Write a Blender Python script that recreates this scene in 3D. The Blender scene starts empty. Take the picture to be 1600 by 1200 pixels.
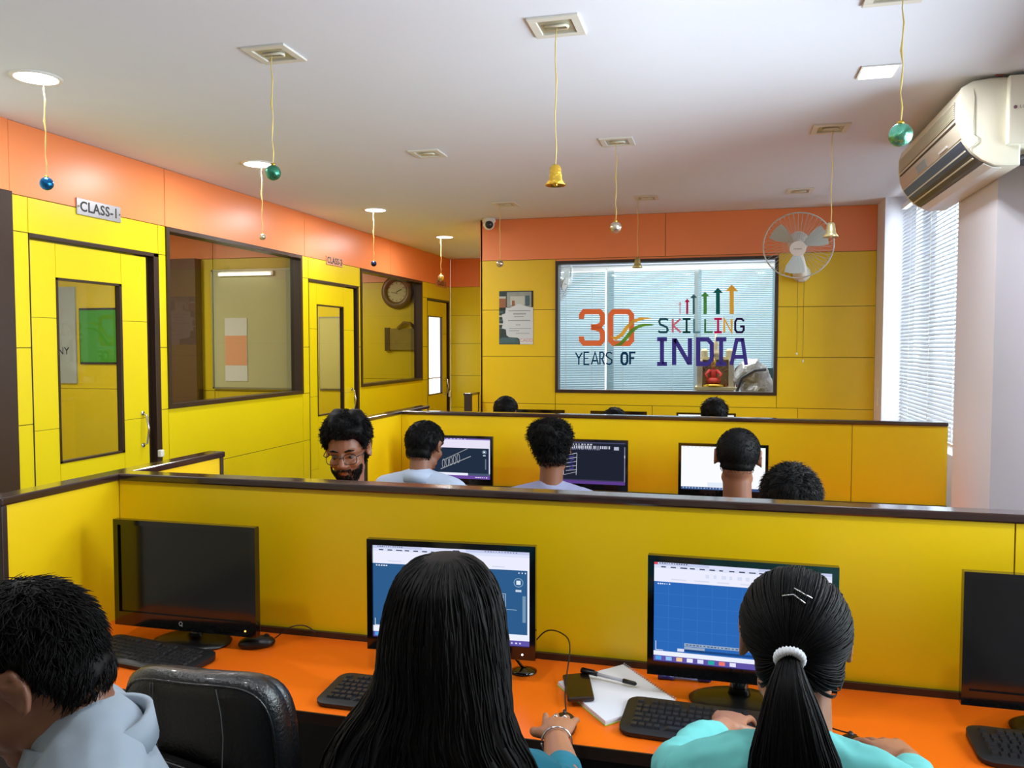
import bpy, bmesh, math, random
from mathutils import Vector, Matrix, Euler, noise
R = math.radians
random.seed(7)
C = bpy.context.scene.collection

# ------------------------------------------------------------------ camera
CAMZ, YAW, PIT, FPX = 1.65, R(14.489), R(2.66), 1281.5
cam_d = bpy.data.cameras.new('camera'); cam = bpy.data.objects.new('camera', cam_d); C.objects.link(cam)
cam_d.sensor_width = 36; cam_d.lens = FPX/1600*36; cam_d.clip_start = .02
cam.location = (0, 0, CAMZ); cam.rotation_euler = (R(90)-PIT, 0, YAW)
bpy.context.scene.camera = cam
# ------------------------------------------------------------------ world, exposure
sc = bpy.context.scene
w = bpy.data.worlds.new('daylight'); sc.world = w; w.use_nodes = True
bg = w.node_tree.nodes['Background']; bg.inputs[0].default_value = (.80, .90, 1.0, 1); bg.inputs[1].default_value = 2.2
sc.view_settings.view_transform = 'Standard'; sc.view_settings.look = 'None'
sc.view_settings.gamma = 1; sc.view_settings.use_curve_mapping = False
sc.view_settings.exposure = 0.0
sc.cycles.max_bounces = 8; sc.cycles.diffuse_bounces = 4; sc.cycles.caustics_reflective = False; sc.cycles.caustics_refractive = False

def area(name, loc, rot, sx, sy, power, col=(1, 1, 1), spread=180):
    l = bpy.data.lights.new(name, 'AREA'); l.shape = 'RECTANGLE'; l.size = sx; l.size_y = sy
    l.energy = power; l.color = col; l.spread = R(spread)
    o = bpy.data.objects.new(name, l); C.objects.link(o); o.location = loc; o.rotation_euler = rot
    return o
# daylight coming in through the windows of the right wall and of the room beyond
area('window_daylight_near', (1.46, 2.75, 1.75), (0, R(90), 0), 1.4, 2.5, 125, (.82, .92, 1.0))
area('window_daylight_far', (1.46, 5.9, 1.85), (0, R(90), 0), 1.7, 1.8, 165, (.82, .92, 1.0))
area('window_daylight_beyond', (-.43, 9.45, 1.9), (R(90), 0, 0), 3.3, 1.7, 55, (.88, .95, 1.0))
L_DOWN = 17.0

# ------------------------------------------------------------------ helpers
def P(px, py, ax, val):
    """the point where the camera ray through pixel (px,py) meets the plane axis=val"""
    cy, sy, cp, sp = math.cos(YAW), math.sin(YAW), math.cos(PIT), math.sin(PIT)
    f = Vector((-sy*cp, cy*cp, -sp)); r = Vector((cy, sy, 0)); u = r.cross(f)
    d = f + r*((px-800)/FPX) - u*((py-600)/FPX)
    o = Vector((0, 0, CAMZ)); return o + d*((val-o[ax])/d[ax])

def srgb(r, g, b):
    f = lambda c: (c/255/12.92) if c/255 <= .04045 else ((c/255+.055)/1.055)**2.4
    return (f(r), f(g), f(b), 1)

_m = {}
def mat(name, col, rough=.5, metal=0, emit=0, noise_amt=0, scale=20, bump=0, coat=0, spec=None, stretch=None, trans=0):
    if name in _m: return _m[name]
    m = bpy.data.materials.new(name); m.use_nodes = True; nt = m.node_tree; b = nt.nodes['Principled BSDF']
    c = srgb(*col)
    b.inputs['Base Color'].default_value = c; b.inputs['Roughness'].default_value = rough
    b.inputs['Metallic'].default_value = metal; b.inputs['Coat Weight'].default_value = coat
    b.inputs['Coat Roughness'].default_value = .08
    if spec is not None: b.inputs['Specular IOR Level'].default_value = spec
    if trans: b.inputs['Transmission Weight'].default_value = trans
    if emit:
        b.inputs['Emission Color'].default_value = c; b.inputs['Emission Strength'].default_value = emit
        b.inputs['Base Color'].default_value = (.02, .02, .02, 1)
    if noise_amt or bump:
        tc = nt.nodes.new('ShaderNodeTexCoord'); mp = nt.nodes.new('ShaderNodeMapping')
        if stretch: mp.inputs['Scale'].default_value = stretch
        n = nt.nodes.new('ShaderNodeTexNoise'); n.inputs['Scale'].default_value = scale; n.inputs['Detail'].default_value = 4
        nt.links.new(tc.outputs['Object'], mp.inputs['Vector']); nt.links.new(mp.outputs[0], n.inputs['Vector'])
        if noise_amt:
            mx = nt.nodes.new('ShaderNodeMix'); mx.data_type = 'RGBA'
            mx.inputs['A'].default_value = tuple(x*(1-noise_amt) for x in c[:3])+(1,)
            mx.inputs['B'].default_value = tuple(min(1, x*(1+noise_amt)) for x in c[:3])+(1,)
            nt.links.new(n.outputs['Fac'], mx.inputs['Factor']); nt.links.new(mx.outputs['Result'], b.inputs['Base Color'])
        if bump:
            bp = nt.nodes.new('ShaderNodeBump'); bp.inputs['Strength'].default_value = bump; bp.inputs['Distance'].default_value = .01
            nt.links.new(n.outputs['Fac'], bp.inputs['Height']); nt.links.new(bp.outputs[0], b.inputs['Normal'])
    _m[name] = m; return m

def emis(name, col, s=1.0):
    if name in _m: return _m[name]
    m = bpy.data.materials.new(name); m.use_nodes = True; nt = m.node_tree; nt.nodes.clear()
    e = nt.nodes.new('ShaderNodeEmission'); e.inputs[0].default_value = srgb(*col); e.inputs[1].default_value = s
    o = nt.nodes.new('ShaderNodeOutputMaterial'); nt.links.new(e.outputs[0], o.inputs[0]); _m[name] = m; return m

def glass(name, tint, refl=.08, ior=1.5):
    if name in _m: return _m[name]
    m = bpy.data.materials.new(name); m.use_nodes = True; nt = m.node_tree; nt.nodes.clear()
    t = nt.nodes.new('ShaderNodeBsdfTransparent'); t.inputs[0].default_value = (*tint, 1)
    g = nt.nodes.new('ShaderNodeBsdfGlossy'); g.inputs['Roughness'].default_value = .02
    fr = nt.nodes.new('ShaderNodeFresnel'); fr.inputs[0].default_value = ior
    mx = nt.nodes.new('ShaderNodeMixShader'); o = nt.nodes.new('ShaderNodeOutputMaterial')
    nt.links.new(fr.outputs[0], mx.inputs[0]); nt.links.new(t.outputs[0], mx.inputs[1]); nt.links.new(g.outputs[0], mx.inputs[2])
    nt.links.new(mx.outputs[0], o.inputs[0]); _m[name] = m; return m

def translucent(name, col, amt=.5):
    if name in _m: return _m[name]
    m = bpy.data.materials.new(name); m.use_nodes = True; nt = m.node_tree; nt.nodes.clear()
    d = nt.nodes.new('ShaderNodeBsdfDiffuse'); t = nt.nodes.new('ShaderNodeBsdfTranslucent')
    d.inputs[0].default_value = t.inputs[0].default_value = srgb(*col)
    mx = nt.nodes.new('ShaderNodeMixShader'); mx.inputs[0].default_value = amt; o = nt.nodes.new('ShaderNodeOutputMaterial')
    nt.links.new(d.outputs[0], mx.inputs[1]); nt.links.new(t.outputs[0], mx.inputs[2]); nt.links.new(mx.outputs[0], o.inputs[0])
    _m[name] = m; return m

class MB:
    def __init__(s): s.v = []; s.f = []; s.m = []
    def add(s, vs, fs, mi=0):
        o = len(s.v); s.v += [tuple(v) for v in vs]
        for f in fs: s.f.append(tuple(i+o for i in f)); s.m.append(mi)
        return s
    def box(s, x0, x1, y0, y1, z0, z1, mi=0):
        vs = [(x, y, z) for z in (z0, z1) for y in (y0, y1) for x in (x0, x1)]
        return s.add(vs, [(0, 2, 3, 1), (4, 5, 7, 6), (0, 1, 5, 4), (2, 6, 7, 3), (0, 4, 6, 2), (1, 3, 7, 5)], mi)
    def obox(s, c, size, rot=None, mi=0):
        a, b, d = [x/2 for x in size]; rot = rot or Matrix.Identity(3); c = Vector(c)
        vs = [c + rot @ Vector((x, y, z)) for z in (-d, d) for y in (-b, b) for x in (-a, a)]
        return s.add(vs, [(0, 2, 3, 1), (4, 5, 7, 6), (0, 1, 5, 4), (2, 6, 7, 3), (0, 4, 6, 2), (1, 3, 7, 5)], mi)
    def tube(s, pts, r, n=8, mi=0, round_ends=False, right=None):
        """tapered tube; r = float, list of floats or list of (rx, ry)"""
        pts = [Vector(p) for p in pts]
        if not isinstance(r, (list, tuple)): r = [r]*len(pts)
        r = [(q, q) if not isinstance(q, (tuple, list)) else q for q in r]
        if round_ends:
            t0 = (pts[0]-pts[1]).normalized(); t1 = (pts[-1]-pts[-2]).normalized()
            a, b = r[0], r[-1]; ma, mb_ = min(a), min(b)
            pre = [(pts[0]+t0*ma*math.sin(q), (a[0]*math.cos(q), a[1]*math.cos(q))) for q in (R(80), R(55), R(28))]
            post = [(pts[-1]+t1*mb_*math.sin(q), (b[0]*math.cos(q), b[1]*math.cos(q))) for q in (R(28), R(55), R(80))]
            pts = [p for p, _ in pre]+pts+[p for p, _ in post]; r = [q for _, q in pre]+r+[q for _, q in post]
        t = (pts[1]-pts[0]).normalized()
        u = Vector(right) if right is not None else (Vector((0, 0, 1)) if abs(t.z) < .9 else Vector((1, 0, 0)))
        rings = []; N = len(pts)
        for i, p in enumerate(pts):
            t = (pts[min(i+1, N-1)]-pts[max(i-1, 0)])
            if t.length < 1e-9: t = Vector((0, 0, 1))
            t.normalize(); 
            if right is not None: u = Vector(right)
            u = (u-t*u.dot(t)); u.normalize(); w_ = t.cross(u)
            rings.append([p+u*(math.cos(2*math.pi*k/n)*r[i][0])+w_*(math.sin(2*math.pi*k/n)*r[i][1]) for k in range(n)])
        return s.loft(rings, mi)
    def loft(s, rings, mi=0, caps=True):
        n = len(rings[0]); vs = [v for q in rings for v in q]; fs = []
        for i in range(len(rings)-1):
            for k in range(n):
                a, b = i*n+k, i*n+(k+1) % n; fs.append((a, b, b+n, a+n))
        if caps:
            fs.append(tuple(range(n))[::-1]); fs.append(tuple(range((len(rings)-1)*n, len(rings)*n)))
        return s.add(vs, fs, mi)
    def lathe(s, prof, c=(0, 0, 0), n=24, mi=0, rot=None, caps=True):
        c = Vector(c); rot = rot or Matrix.Identity(3)
        return s.loft([[c+rot @ Vector((r*math.cos(2*math.pi*k/n), r*math.sin(2*math.pi*k/n), z)) for k in range(n)] for r, z in prof], mi, caps)
    def ell(s, c, rad, rot=None, n=20, m=12, mi=0):
        prof = [(math.sin(math.pi*(i+.02)/(m-1+.04)), -math.cos(math.pi*(i+.02)/(m-1+.04))) for i in range(m)]
        c = Vector(c); rot = rot or Matrix.Identity(3)
        return s.loft([[c+rot @ Vector((q*math.cos(2*math.pi*k/n)*rad[0], q*math.sin(2*math.pi*k/n)*rad[1], z*rad[2])) for k in range(n)] for q, z in prof], mi)
    def prism(s, poly, fn, w0, w1, mi=0):
        n = len(poly); vs = [fn(u, v, w0) for u, v in poly]+[fn(u, v, w1) for u, v in poly]
        fs = [tuple(range(n))[::-1], tuple(range(n, 2*n))]+[(i, (i+1) % n, (i+1) % n+n, i+n) for i in range(n)]
        return s.add(vs, fs, mi)
    def xf(s, M):
        s.v = [tuple(M @ Vector(v)) for v in s.v]; return s
    def mesh(s, name, mats, smooth=False):
        me = bpy.data.meshes.new(name); me.from_pydata(s.v, [], s.f)
        for m_ in (mats if isinstance(mats, (list, tuple)) else [mats]): me.materials.append(m_)
        me.polygons.foreach_set('material_index', s.m)
        bm = bmesh.new(); bm.from_mesh(me); bmesh.ops.recalc_face_normals(bm, faces=bm.faces); bm.to_mesh(me); bm.free()
        if smooth: me.polygons.foreach_set('use_smooth', [True]*len(me.polygons))
        return me
    def build(s, name, mats, parent=None, smooth=False, bevel=0, local=False, auto=False):
        me = s.mesh(name, mats, smooth); o = bpy.data.objects.new(name, me); C.objects.link(o)
        if auto:
            me.polygons.foreach_set('use_smooth', [True]*len(me.polygons))
            md = o.modifiers.new('split', 'EDGE_SPLIT'); md.split_angle = R(35)
        if bevel:
            md = o.modifiers.new('bevel', 'BEVEL'); md.width = bevel; md.segments = 2; md.limit_method = 'ANGLE'; md.angle_limit = R(40)
        if parent: attach(o, parent, local)
        return o

def wmat(o):
    m = Matrix.LocRotScale(o.location, o.rotation_euler, o.scale)
    return (wmat(o.parent) @ o.matrix_parent_inverse @ m) if o.parent else m
def attach(o, parent, local=False):
    o.parent = parent
    if not local: o.matrix_parent_inverse = wmat(parent).inverted()
def tag(o, label=None, cat=None, group=None, kind=None):
    if label: o['label'] = label
    if cat: o['category'] = cat
    if group: o['group'] = group
    if kind: o['kind'] = kind
    return o
def thing(name, loc=(0, 0, 0), label=None, cat=None, group=None, kind=None, rz=0):
    o = bpy.data.objects.new(name, None); C.objects.link(o); o.location = loc; o.rotation_euler = (0, 0, rz)
    o.empty_display_size = .1
    return tag(o, label, cat, group, kind)
def copy_tree(o, parent=None):
    c = o.copy(); C.objects.link(c); c.parent = parent
    for ch in list(o.children): copy_tree(ch, c)
    return c

def text_mb(mb, txt, size, fn, mi=0, depth=.001, space=1.0, bold=0):
    """built-in lettering turned to mesh; fn maps (u, v, w) to 3D"""
    cu = bpy.data.curves.new('t', 'FONT'); cu.body = txt; cu.size = size; cu.align_x = 'CENTER'; cu.align_y = 'CENTER'
    cu.space_character = space; cu.resolution_u = 3; cu.offset = bold
    o = bpy.data.objects.new('t', cu); C.objects.link(o)
    dg = bpy.context.evaluated_depsgraph_get(); dg.update()
    me = bpy.data.meshes.new_from_object(o.evaluated_get(dg))
    mb.add([fn(v.co.x, v.co.y, depth) for v in me.vertices], [tuple(p.vertices) for p in me.polygons], mi)
    bpy.data.objects.remove(o); bpy.data.curves.remove(cu); bpy.data.meshes.remove(me)

def ribbon(pts, wd, closed=False):
    """2D polyline to a strip with mitred joints -> (outer, inner) point lists"""
    pts = [Vector(p) for p in pts]; n = len(pts); L, Rr = [], []
    ws = wd if isinstance(wd, (list, tuple)) else [wd]*n
    for i, p in enumerate(pts):
        a = pts[i-1] if (i > 0 or closed) else None; b = pts[(i+1) % n] if (i < n-1 or closed) else None
        d1 = (p-a).normalized() if a is not None else None; d2 = (b-p).normalized() if b is not None else None
        d1 = d1 or d2; d2 = d2 or d1
        nn = Vector((-(d1+d2).y, (d1+d2).x)); nn = nn.normalized() if nn.length > 1e-6 else Vector((-d1.y, d1.x))
        k = 1/max(.4, nn.dot(Vector((-d1.y, d1.x))))
        L.append(p+nn*ws[i]/2*k); Rr.append(p-nn*ws[i]/2*k)
    return L, Rr
def stroke(mb, pts, wd, fn, w0, w1, closed=False, mi=0):
    L, Rr = ribbon(pts, wd, closed); n = len(pts)
    vs = []
    for q in (w0, w1):
        vs += [fn(p.x, p.y, q) for p in L]+[fn(p.x, p.y, q) for p in Rr]
    fs = []; m = n if closed else n-1
    for i in range(m):
        j = (i+1) % n
        fs += [(i, j, n+j, n+i), (2*n+i, 3*n+i, 3*n+j, 2*n+j), (i, 2*n+i, 2*n+j, j), (n+i, n+j, 3*n+j, 3*n+i)]
    if not closed: fs += [(0, n, 3*n, 2*n), (n-1, 3*n-1, 4*n-1, 2*n-1)]
    mb.add(vs, fs, mi)

# ------------------------------------------------------------------ materials
YEL = mat('yellow_laminate', (228, 206, 12), .34, noise_amt=.03, scale=3, bump=.02)
YELD = mat('partition_laminate', (233, 196, 9), .35, noise_amt=.04, scale=4, bump=.02)
ORG = mat('orange_laminate', (248, 144, 86), .35, noise_amt=.03, scale=3)
DESK = mat('desk_laminate', (246, 112, 20), .28, noise_amt=.04, scale=8)
BRN = mat('dark_brown_trim', (52, 36, 28), .35, noise_amt=.25, scale=30, stretch=(1, 1, 8))
CAP = mat('polished_brown_capping', (50, 32, 28), .16, noise_amt=.25, scale=18, coat=.6)
CEIL = mat('ceiling_paint', (230, 235, 246), .9, noise_amt=.015, scale=6)
WHT = mat('white_wall_paint', (228, 228, 240), .75, noise_amt=.02, scale=6)
CRM = mat('cream_wall_paint', (222, 214, 190), .8)
FLR = mat('floor_tile', (150, 150, 156), .3, noise_amt=.1, scale=5)
GRT = mat('groove_dark', (120, 96, 10), .8)
BLK = mat('black_plastic', (14, 14, 16), .32)
BLKG = mat('black_gloss_plastic', (9, 9, 10), .09, coat=.5)
BLKM = mat('black_matt_plastic', (16, 17, 20), .5)
KEYM = mat('key_plastic', (30, 31, 36), .42)
LEA = mat('black_leather', (15, 15, 17), .3, bump=.25, scale=160, coat=.15)
STIT = mat('grey_stitching', (92, 94, 98), .8)
CHR = mat('chrome', (210, 210, 214), .15, 1)
SILV = mat('brushed_sign_steel', (160, 160, 164), .38, .6, noise_amt=.2, scale=60, stretch=(1, 1, 6))
PINKS = mat('pink_sign_plate', (214, 150, 118), .45)
INK = mat('dark_lettering', (30, 30, 34), .6)
ACW = mat('aged_white_plastic', (228, 224, 206), .35)
ACD = mat('louvre_dark', (52, 56, 74), .35)
ACG = mat('grille_grey', (150, 140, 134), .5)
WPL = mat('white_plastic', (232, 232, 228), .35)
GOLD = mat('gold_foil', (226, 184, 70), .22, 1, noise_amt=.2, scale=80, bump=.5)
CORD = mat('gold_cord', (214, 190, 110), .5, .3)
PAPER = mat('white_paper', (226, 228, 236), .8)
TINT = glass('tinted_window_glass', (.70, .67, .52), ior=1.45)
TINTD = glass('clear_door_glass', (.8, .78, .68), ior=1.45)
CLEAR = glass('clear_glass', (.95, .98, .97), ior=1.35)
SLAT = translucent('blind_slat', (206, 210, 216), .12)
SLATB = translucent('blind_slat_blue', (176, 202, 208), .4)
SKIN = mat('skin_brown', (164, 112, 82), .5, noise_amt=.06, scale=25)
SKIND = mat('skin_dark_brown', (124, 80, 58), .5, noise_amt=.06, scale=25)
HAIR = mat('black_hair', (4, 4, 5), .6, noise_amt=.35, scale=40, stretch=(6, 6, 1), spec=.14)
HAIRB = mat('brown_black_hair', (7, 5, 5), .55, noise_amt=.4, scale=30, stretch=(8, 8, 1), spec=.14)
def cloth(n, c, a=.06): return mat(n, c, .85, noise_amt=a, scale=12, bump=.15)

# ------------------------------------------------------------------ room shell
CZ = 2.79; XL = -3.5; XR = 1.35; YF = 7.2; ORZ = 2.42
def struct(name, mb, m, **k):
    o = mb.build(name, m, **k); o['kind'] = 'structure'; return o
struct('floor', MB().box(-6.6, 1.6, -1.3, 10.6, -.1, 0), FLR)
struct('ceiling', MB().box(-6.6, 1.6, -1.3, 10.6, CZ, CZ+.1), CEIL)

def panel_wall(name, axis, pos, back, rects, side=1):
    """backing with openings is made of boxes; rects = list of (a0,a1,z0,z1,mat); each is a laminate panel of its own"""
    root = thing(name, kind='structure')
    g = .0025
    groups = {}
    for a0, a1, z0, z1, m in rects:
        if axis == 'x': groups.setdefault('b', MB()).box(min(pos-.006*side, pos-back*side), max(pos-.006*side, pos-back*side), a0, a1, z0, z1)
        else: groups.setdefault('b', MB()).box(a0, a1, pos+.006, pos+back, z0, z1)
        mb = MB()
        if axis == 'x': mb.box(min(pos, pos-.0062*side), max(pos, pos-.0062*side), a0+g, a1-g, z0+g, z1-g)
        else: mb.box(a0+g, a1-g, pos, pos+.0062, z0+g, z1-g)
        mb.build('panel', m, root)
    groups['b'].build('backing', GRT, root)
    return root

# left wall, x = -3.5, laminate from y = 3.41; door and window openings
D1, W1, D2, W2, D3 = (3.52, 4.53), (4.60, 6.36), (6.48, 7.49), (7.53, 9.24), (9.42, 10.25)
DH = 2.235; WB, WT = 1.24, 2.42
rects = []
zs = (0, .42, .83, WB)
def vstrip(a0, a1, z):
    for i in range(len(z)-1): rects.append((a0, a1, z[i], z[i+1], YEL))
full = (0, .42, .83, 1.24, 1.64, 2.235, ORZ)
for a0, a1 in ((3.41, D1[0]), (D1[1], W1[0]), (W1[1], D2[0]), (D2[1], W2[0]), (W2[1], D3[0]), (D3[1], 10.3)): vstrip(a0, a1, full)
for d in (D1, D2, D3): rects.append((d[0], d[1], DH, ORZ, YEL))
for q in (W1, W2): vstrip(q[0], q[1], zs)
for a0, a1 in ((3.41, 4.60), (4.60, 6.42), (6.42, 8.3), (8.3, 10.3)): rects.append((a0, a1, ORZ, CZ, ORG))
panel_wall('wall_left', 'x', XL, .09, rects)
struct('wall_left_near', MB().box(XL-.09, XL, -1.3, 3.28, 0, CZ), CRM)
struct('trim_1', MB().box(XL-.09, XL+.02, 3.28, 3.41, 0, ORZ+.01), BRN, bevel=.004)
struct('wall_above_trim', MB().box(XL-.09, XL, 3.28, 3.41, ORZ+.01, CZ), ORG)

# alcove at the far left end and the far wall
rects = []
for i, (a, b) in enumerate(((0, .42), (.42, .84), (.84, 1.26), (1.26, 1.68), (1.68, 2.05), (2.05, ORZ))): rects.append((XL, -2.16, a, b, YEL))
rects.append((XL, -2.16, ORZ, CZ, ORG))
panel_wall('wall_alcove', 'y', 10.3, .09, rects)
FW = (-1.46, .43, 1.235, 2.40)
rects = []
fz = (0, .30, .72, 1.13, 1.555, 1.975, ORZ)
for i in range(6):
    z0, z1 = fz[i], fz[i+1]
    if i < 3:
        zz = min(z1, 1.13)
        rects += [(-2.16, -1.46, z0, zz, YELD), (-1.46, -.6, z0, zz, YELD), (-.6, .60, z0, zz, YELD), (.60, 1.187, z0, zz, YELD)]
    else:
        rects += [(-2.16, FW[0], z0, z1, YELD), (FW[1], 1.187, z0, z1, YELD)]
rects += [(FW[0], FW[1], 1.13, FW[2], YELD)]
rects += [(-2.16, -.5, ORZ, CZ, ORG), (-.5, 1.187, ORZ, CZ, ORG), (FW[0], FW[1], FW[3], ORZ, ORG)]
panel_wall('wall_far', 'y', YF, .09, rects)
# side of the far room (faces the alcove)
rects = [(7.2, 10.3, a, b, YELD) for a, b in ((0, .84), (.84, 1.68), (1.68, ORZ))]+[(7.2, 10.3, ORZ, CZ, ORG)]
panel_wall('wall_alcove_side', 'x', -2.16, .02, rects, side=-1)

# right wall: pilaster, window bay with blinds, column that carries the air conditioner, near windows
struct('wall_right_pilaster', MB().box(1.187, 1.45, 6.87, 7.29, 0, CZ), WHT)
struct('wall_right_column', MB().box(1.2, 1.5, 4.21, 4.86, 0, CZ), WHT)
mb = MB().box(XR, 1.45, 4.86, 6.87, 0, .98).box(XR, 1.45, 4.86, 6.87, 2.72, CZ)
struct('wall_right', mb, WHT)
mb = MB().box(XR, 1.45, -1.3, 4.21, 0, 1.0).box(XR, 1.45, -1.3, 4.21, 2.5, CZ).box(XR, 1.45, -1.3, 1.15, 1.0, 2.5).box(XR, 1.45, 4.05, 4.21, 1.0, 2.5)
struct('wall_right_near', mb, WHT)
struct('wall_rear', MB().box(XL-.09, 1.45, -1.3, -1.2, 0, CZ), CRM)
def win_frame(name, plane, a0, a1, z0, z1, axis, fm, gm, t=.03, dep=(-.04, .015), sill=None, mull=(), glass_at=0):
    root = thing(name, kind='structure')
    mb = MB()
    segs = [(a0, a1, z0, z0+t), (a0, a1, z1-t, z1), (a0, a0+t, z0+t, z1-t), (a1-t, a1, z0+t, z1-t)]+[(q-.015, q+.015, z0+t, z1-t) for q in mull]
    for b0, b1, c0, c1 in segs:
        if axis == 'x': mb.box(plane+dep[0], plane+dep[1], b0, b1, c0, c1)
        else: mb.box(b0, b1, plane+dep[0], plane+dep[1], c0, c1)
    mb.build('window_frame', fm, root)
    g = MB()
    if axis == 'x': g.add([(plane+glass_at, a0+t, z0+t), (plane+glass_at, a1-t, z0+t), (plane+glass_at, a1-t, z1-t), (plane+glass_at, a0+t, z1-t)], [(0, 1, 2, 3)])
    else: g.add([(a0+t, plane+glass_at, z0+t), (a1-t, plane+glass_at, z0+t), (a1-t, plane+glass_at, z1-t), (a0+t, plane+glass_at, z1-t)], [(0, 1, 2, 3)])
    g.build('pane', gm, root)
    return root
win_frame('window_1', XL, *W1, WB, WT, 'x', BRN, TINT, t=.028, dep=(-.09, .012), glass_at=-.06)
win_frame('window_2', XL, *W2, WB, WT, 'x', BRN, TINT, t=.028, dep=(-.09, .012), glass_at=-.06)
win_frame('window_3', YF, *FW, 'y', BRN, CLEAR, t=.026, dep=(-.012, .09), glass_at=.0)
win_frame('window_4', 1.42, 4.86, 6.87, .98, 2.72, 'x', WPL, CLEAR, t=.05, dep=(-.02, .03), mull=(5.86,))
win_frame('window_5', 1.42, 1.15, 4.05, 1.0, 2.5, 'x', WPL, CLEAR, t=.05, dep=(-.02, .03), mull=(2.1, 3.1))
struct('baseboard_far', MB().box(-2.16, 1.187, 7.188, 7.2, 0, .08), BRN)

# doors in the left wall ------------------------------------------------
def door(name, d, leaf0, leaf1, pane, splits, lit=False, handle_z=(1.03, 1.23)):
    root = thing(name, (XL, d[0], 0), kind='structure')
    jm = MB().box(XL-.1, XL+.004, d[0], leaf0, 0, DH).box(XL-.1, XL+.004, leaf1+.055, d[1], 0, DH).box(XL-.1, XL+.004, d[0], d[1], DH-.022, DH)
    jm.build('door_frame', BRN, root, bevel=.002)
    x1 = XL-.012; p0, p1, q0, q1 = pane; g = .0015; top = DH-.03
    core = MB()
    for a, b, c, e in ((leaf0, p0, .01, top), (p1, leaf1, .01, top), (p0, p1, .01, q0), (p0, p1, q1, top)): core.box(x1-.036, x1-.005, a, b, c, e)
    leaf = core.build('door_leaf', GRT, root)
    for a, b in ((leaf0, p0), (p1, leaf1)):
        zz = [.01]+list(splits)+[top]
        for i in range(len(zz)-1):
            MB().box(x1-.0052, x1, a+g, b-g, zz[i]+g, zz[i+1]-g).build('panel', YEL, leaf)
    for c, e in ((.01, q0), (q1, top)): MB().box(x1-.0052, x1, p0+g, p1-g, c+g, e-g).build('panel', YEL, leaf)
    # jamb return of yellow laminate beside the leaf
    MB().box(XL-.1, XL-.04, leaf1, leaf1+.055, 0, DH-.022).build('jamb_strip', BRN, root)
    bt = .012; bd = MB()
    for a, b, c, e in ((p0, p1, q0, q0+bt), (p0, p1, q1-bt, q1), (p0, p0+bt, q0, q1), (p1-bt*1.6, p1, q0, q1)): bd.box(x1-.03, x1+.004, a, b, c, e)
    bd.build('glazing_bead', BRN, leaf)
    gl = MB().add([(x1-.02, p0, q0), (x1-.02, p1, q0), (x1-.02, p1, q1), (x1-.02, p0, q1)], [(0, 1, 2, 3)])
    if lit:
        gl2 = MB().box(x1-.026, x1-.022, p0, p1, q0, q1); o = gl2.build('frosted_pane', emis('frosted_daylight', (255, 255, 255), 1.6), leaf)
        MB().box(x1-.021, x1-.018, p0, p1, q0+.20, q0+.212).build('glazing_bar', mat('warm_grey_bar', (190, 180, 160), .5), leaf)
    else: gl.build('pane', TINTD, leaf)
    yh = leaf1-.06
    h = MB().tube([(x1, yh, handle_z[0]), (x1+.03, yh, handle_z[0]+.012), (x1+.045, yh, (handle_z[0]+handle_z[1])/2), (x1+.03, yh, handle_z[1]-.012), (x1, yh, handle_z[1])], .007, 8)
    h.lathe([(.014, 0), (.014, .006)], (x1, yh, handle_z[0]), 10, rot=Matrix.Rotation(R(90), 3, 'Y')).lathe([(.014, 0), (.014, .006)], (x1, yh, handle_z[1]), 10, rot=Matrix.Rotation(R(90), 3, 'Y'))
    tag(h.build('door_handle', CHR, leaf, smooth=True), 'curved chrome pull handle')
    return root
door('door_1', D1, 3.524, 4.427, (3.706, 4.205, 1.005, 2.02), (.55, 1.20, 1.80))
door('door_2', D2, 6.484, 7.40, (6.65, 7.177, 1.02, 2.02), (.55, 1.20, 1.80))
door('door_3', D3, 9.424, 10.17, (9.49, 9.995, 1.04, 2.02), (.55, 1.20, 1.80), lit=True)
o = MB().box(XL, XL+.03, 4.482, 4.515, .94, .985).build('door_stopper', WPL, bevel=.006); tag(o, 'small white magnetic catch on the dark jamb of the nearest door', 'door catch')
o = MB().box(XL, XL+.03, 10.20, 10.235, .98, 1.06).build('door_stopper', WPL, bevel=.006); tag(o, 'small white catch on the jamb of the farthest door', 'door catch')

# door signs
def sign(y0, y1, z0, z1, txt, m, label):
    cy, cz = (y0+y1)/2, (z0+z1)/2
    root = thing('door_sign', (XL, cy, cz), label, 'sign')
    MB().box(XL+.001, XL+.008, y0, y1, z0, z1).build('plate', m, root, bevel=.002)
    t = MB(); text_mb(t, txt, .078, lambda u, v, w_: (XL+.008+w_, cy+u, cz+v), space=1.08, bold=.0016)
    t.build('lettering', INK, root)
    for yy in (y0+.012, y1-.012): MB().lathe([(.006, 0), (.005, .004)], (XL+.008, yy, cz), 8, rot=Matrix.Rotation(R(90), 3, 'Y')).build('screw', CHR, root)
sign(3.848, 4.192, 2.383, 2.475, 'CLASS-1', SILV, 'silver sign plate reading CLASS-1 above the nearest yellow door')
sign(6.808, 7.129, 2.388, 2.468, 'CLASS-2', PINKS, 'small pinkish sign plate above the middle yellow door')
sign(9.74, 10.128, 2.395, 2.484, 'CLASS-3', PINKS, 'small pinkish sign plate above the farthest yellow door')

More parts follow.
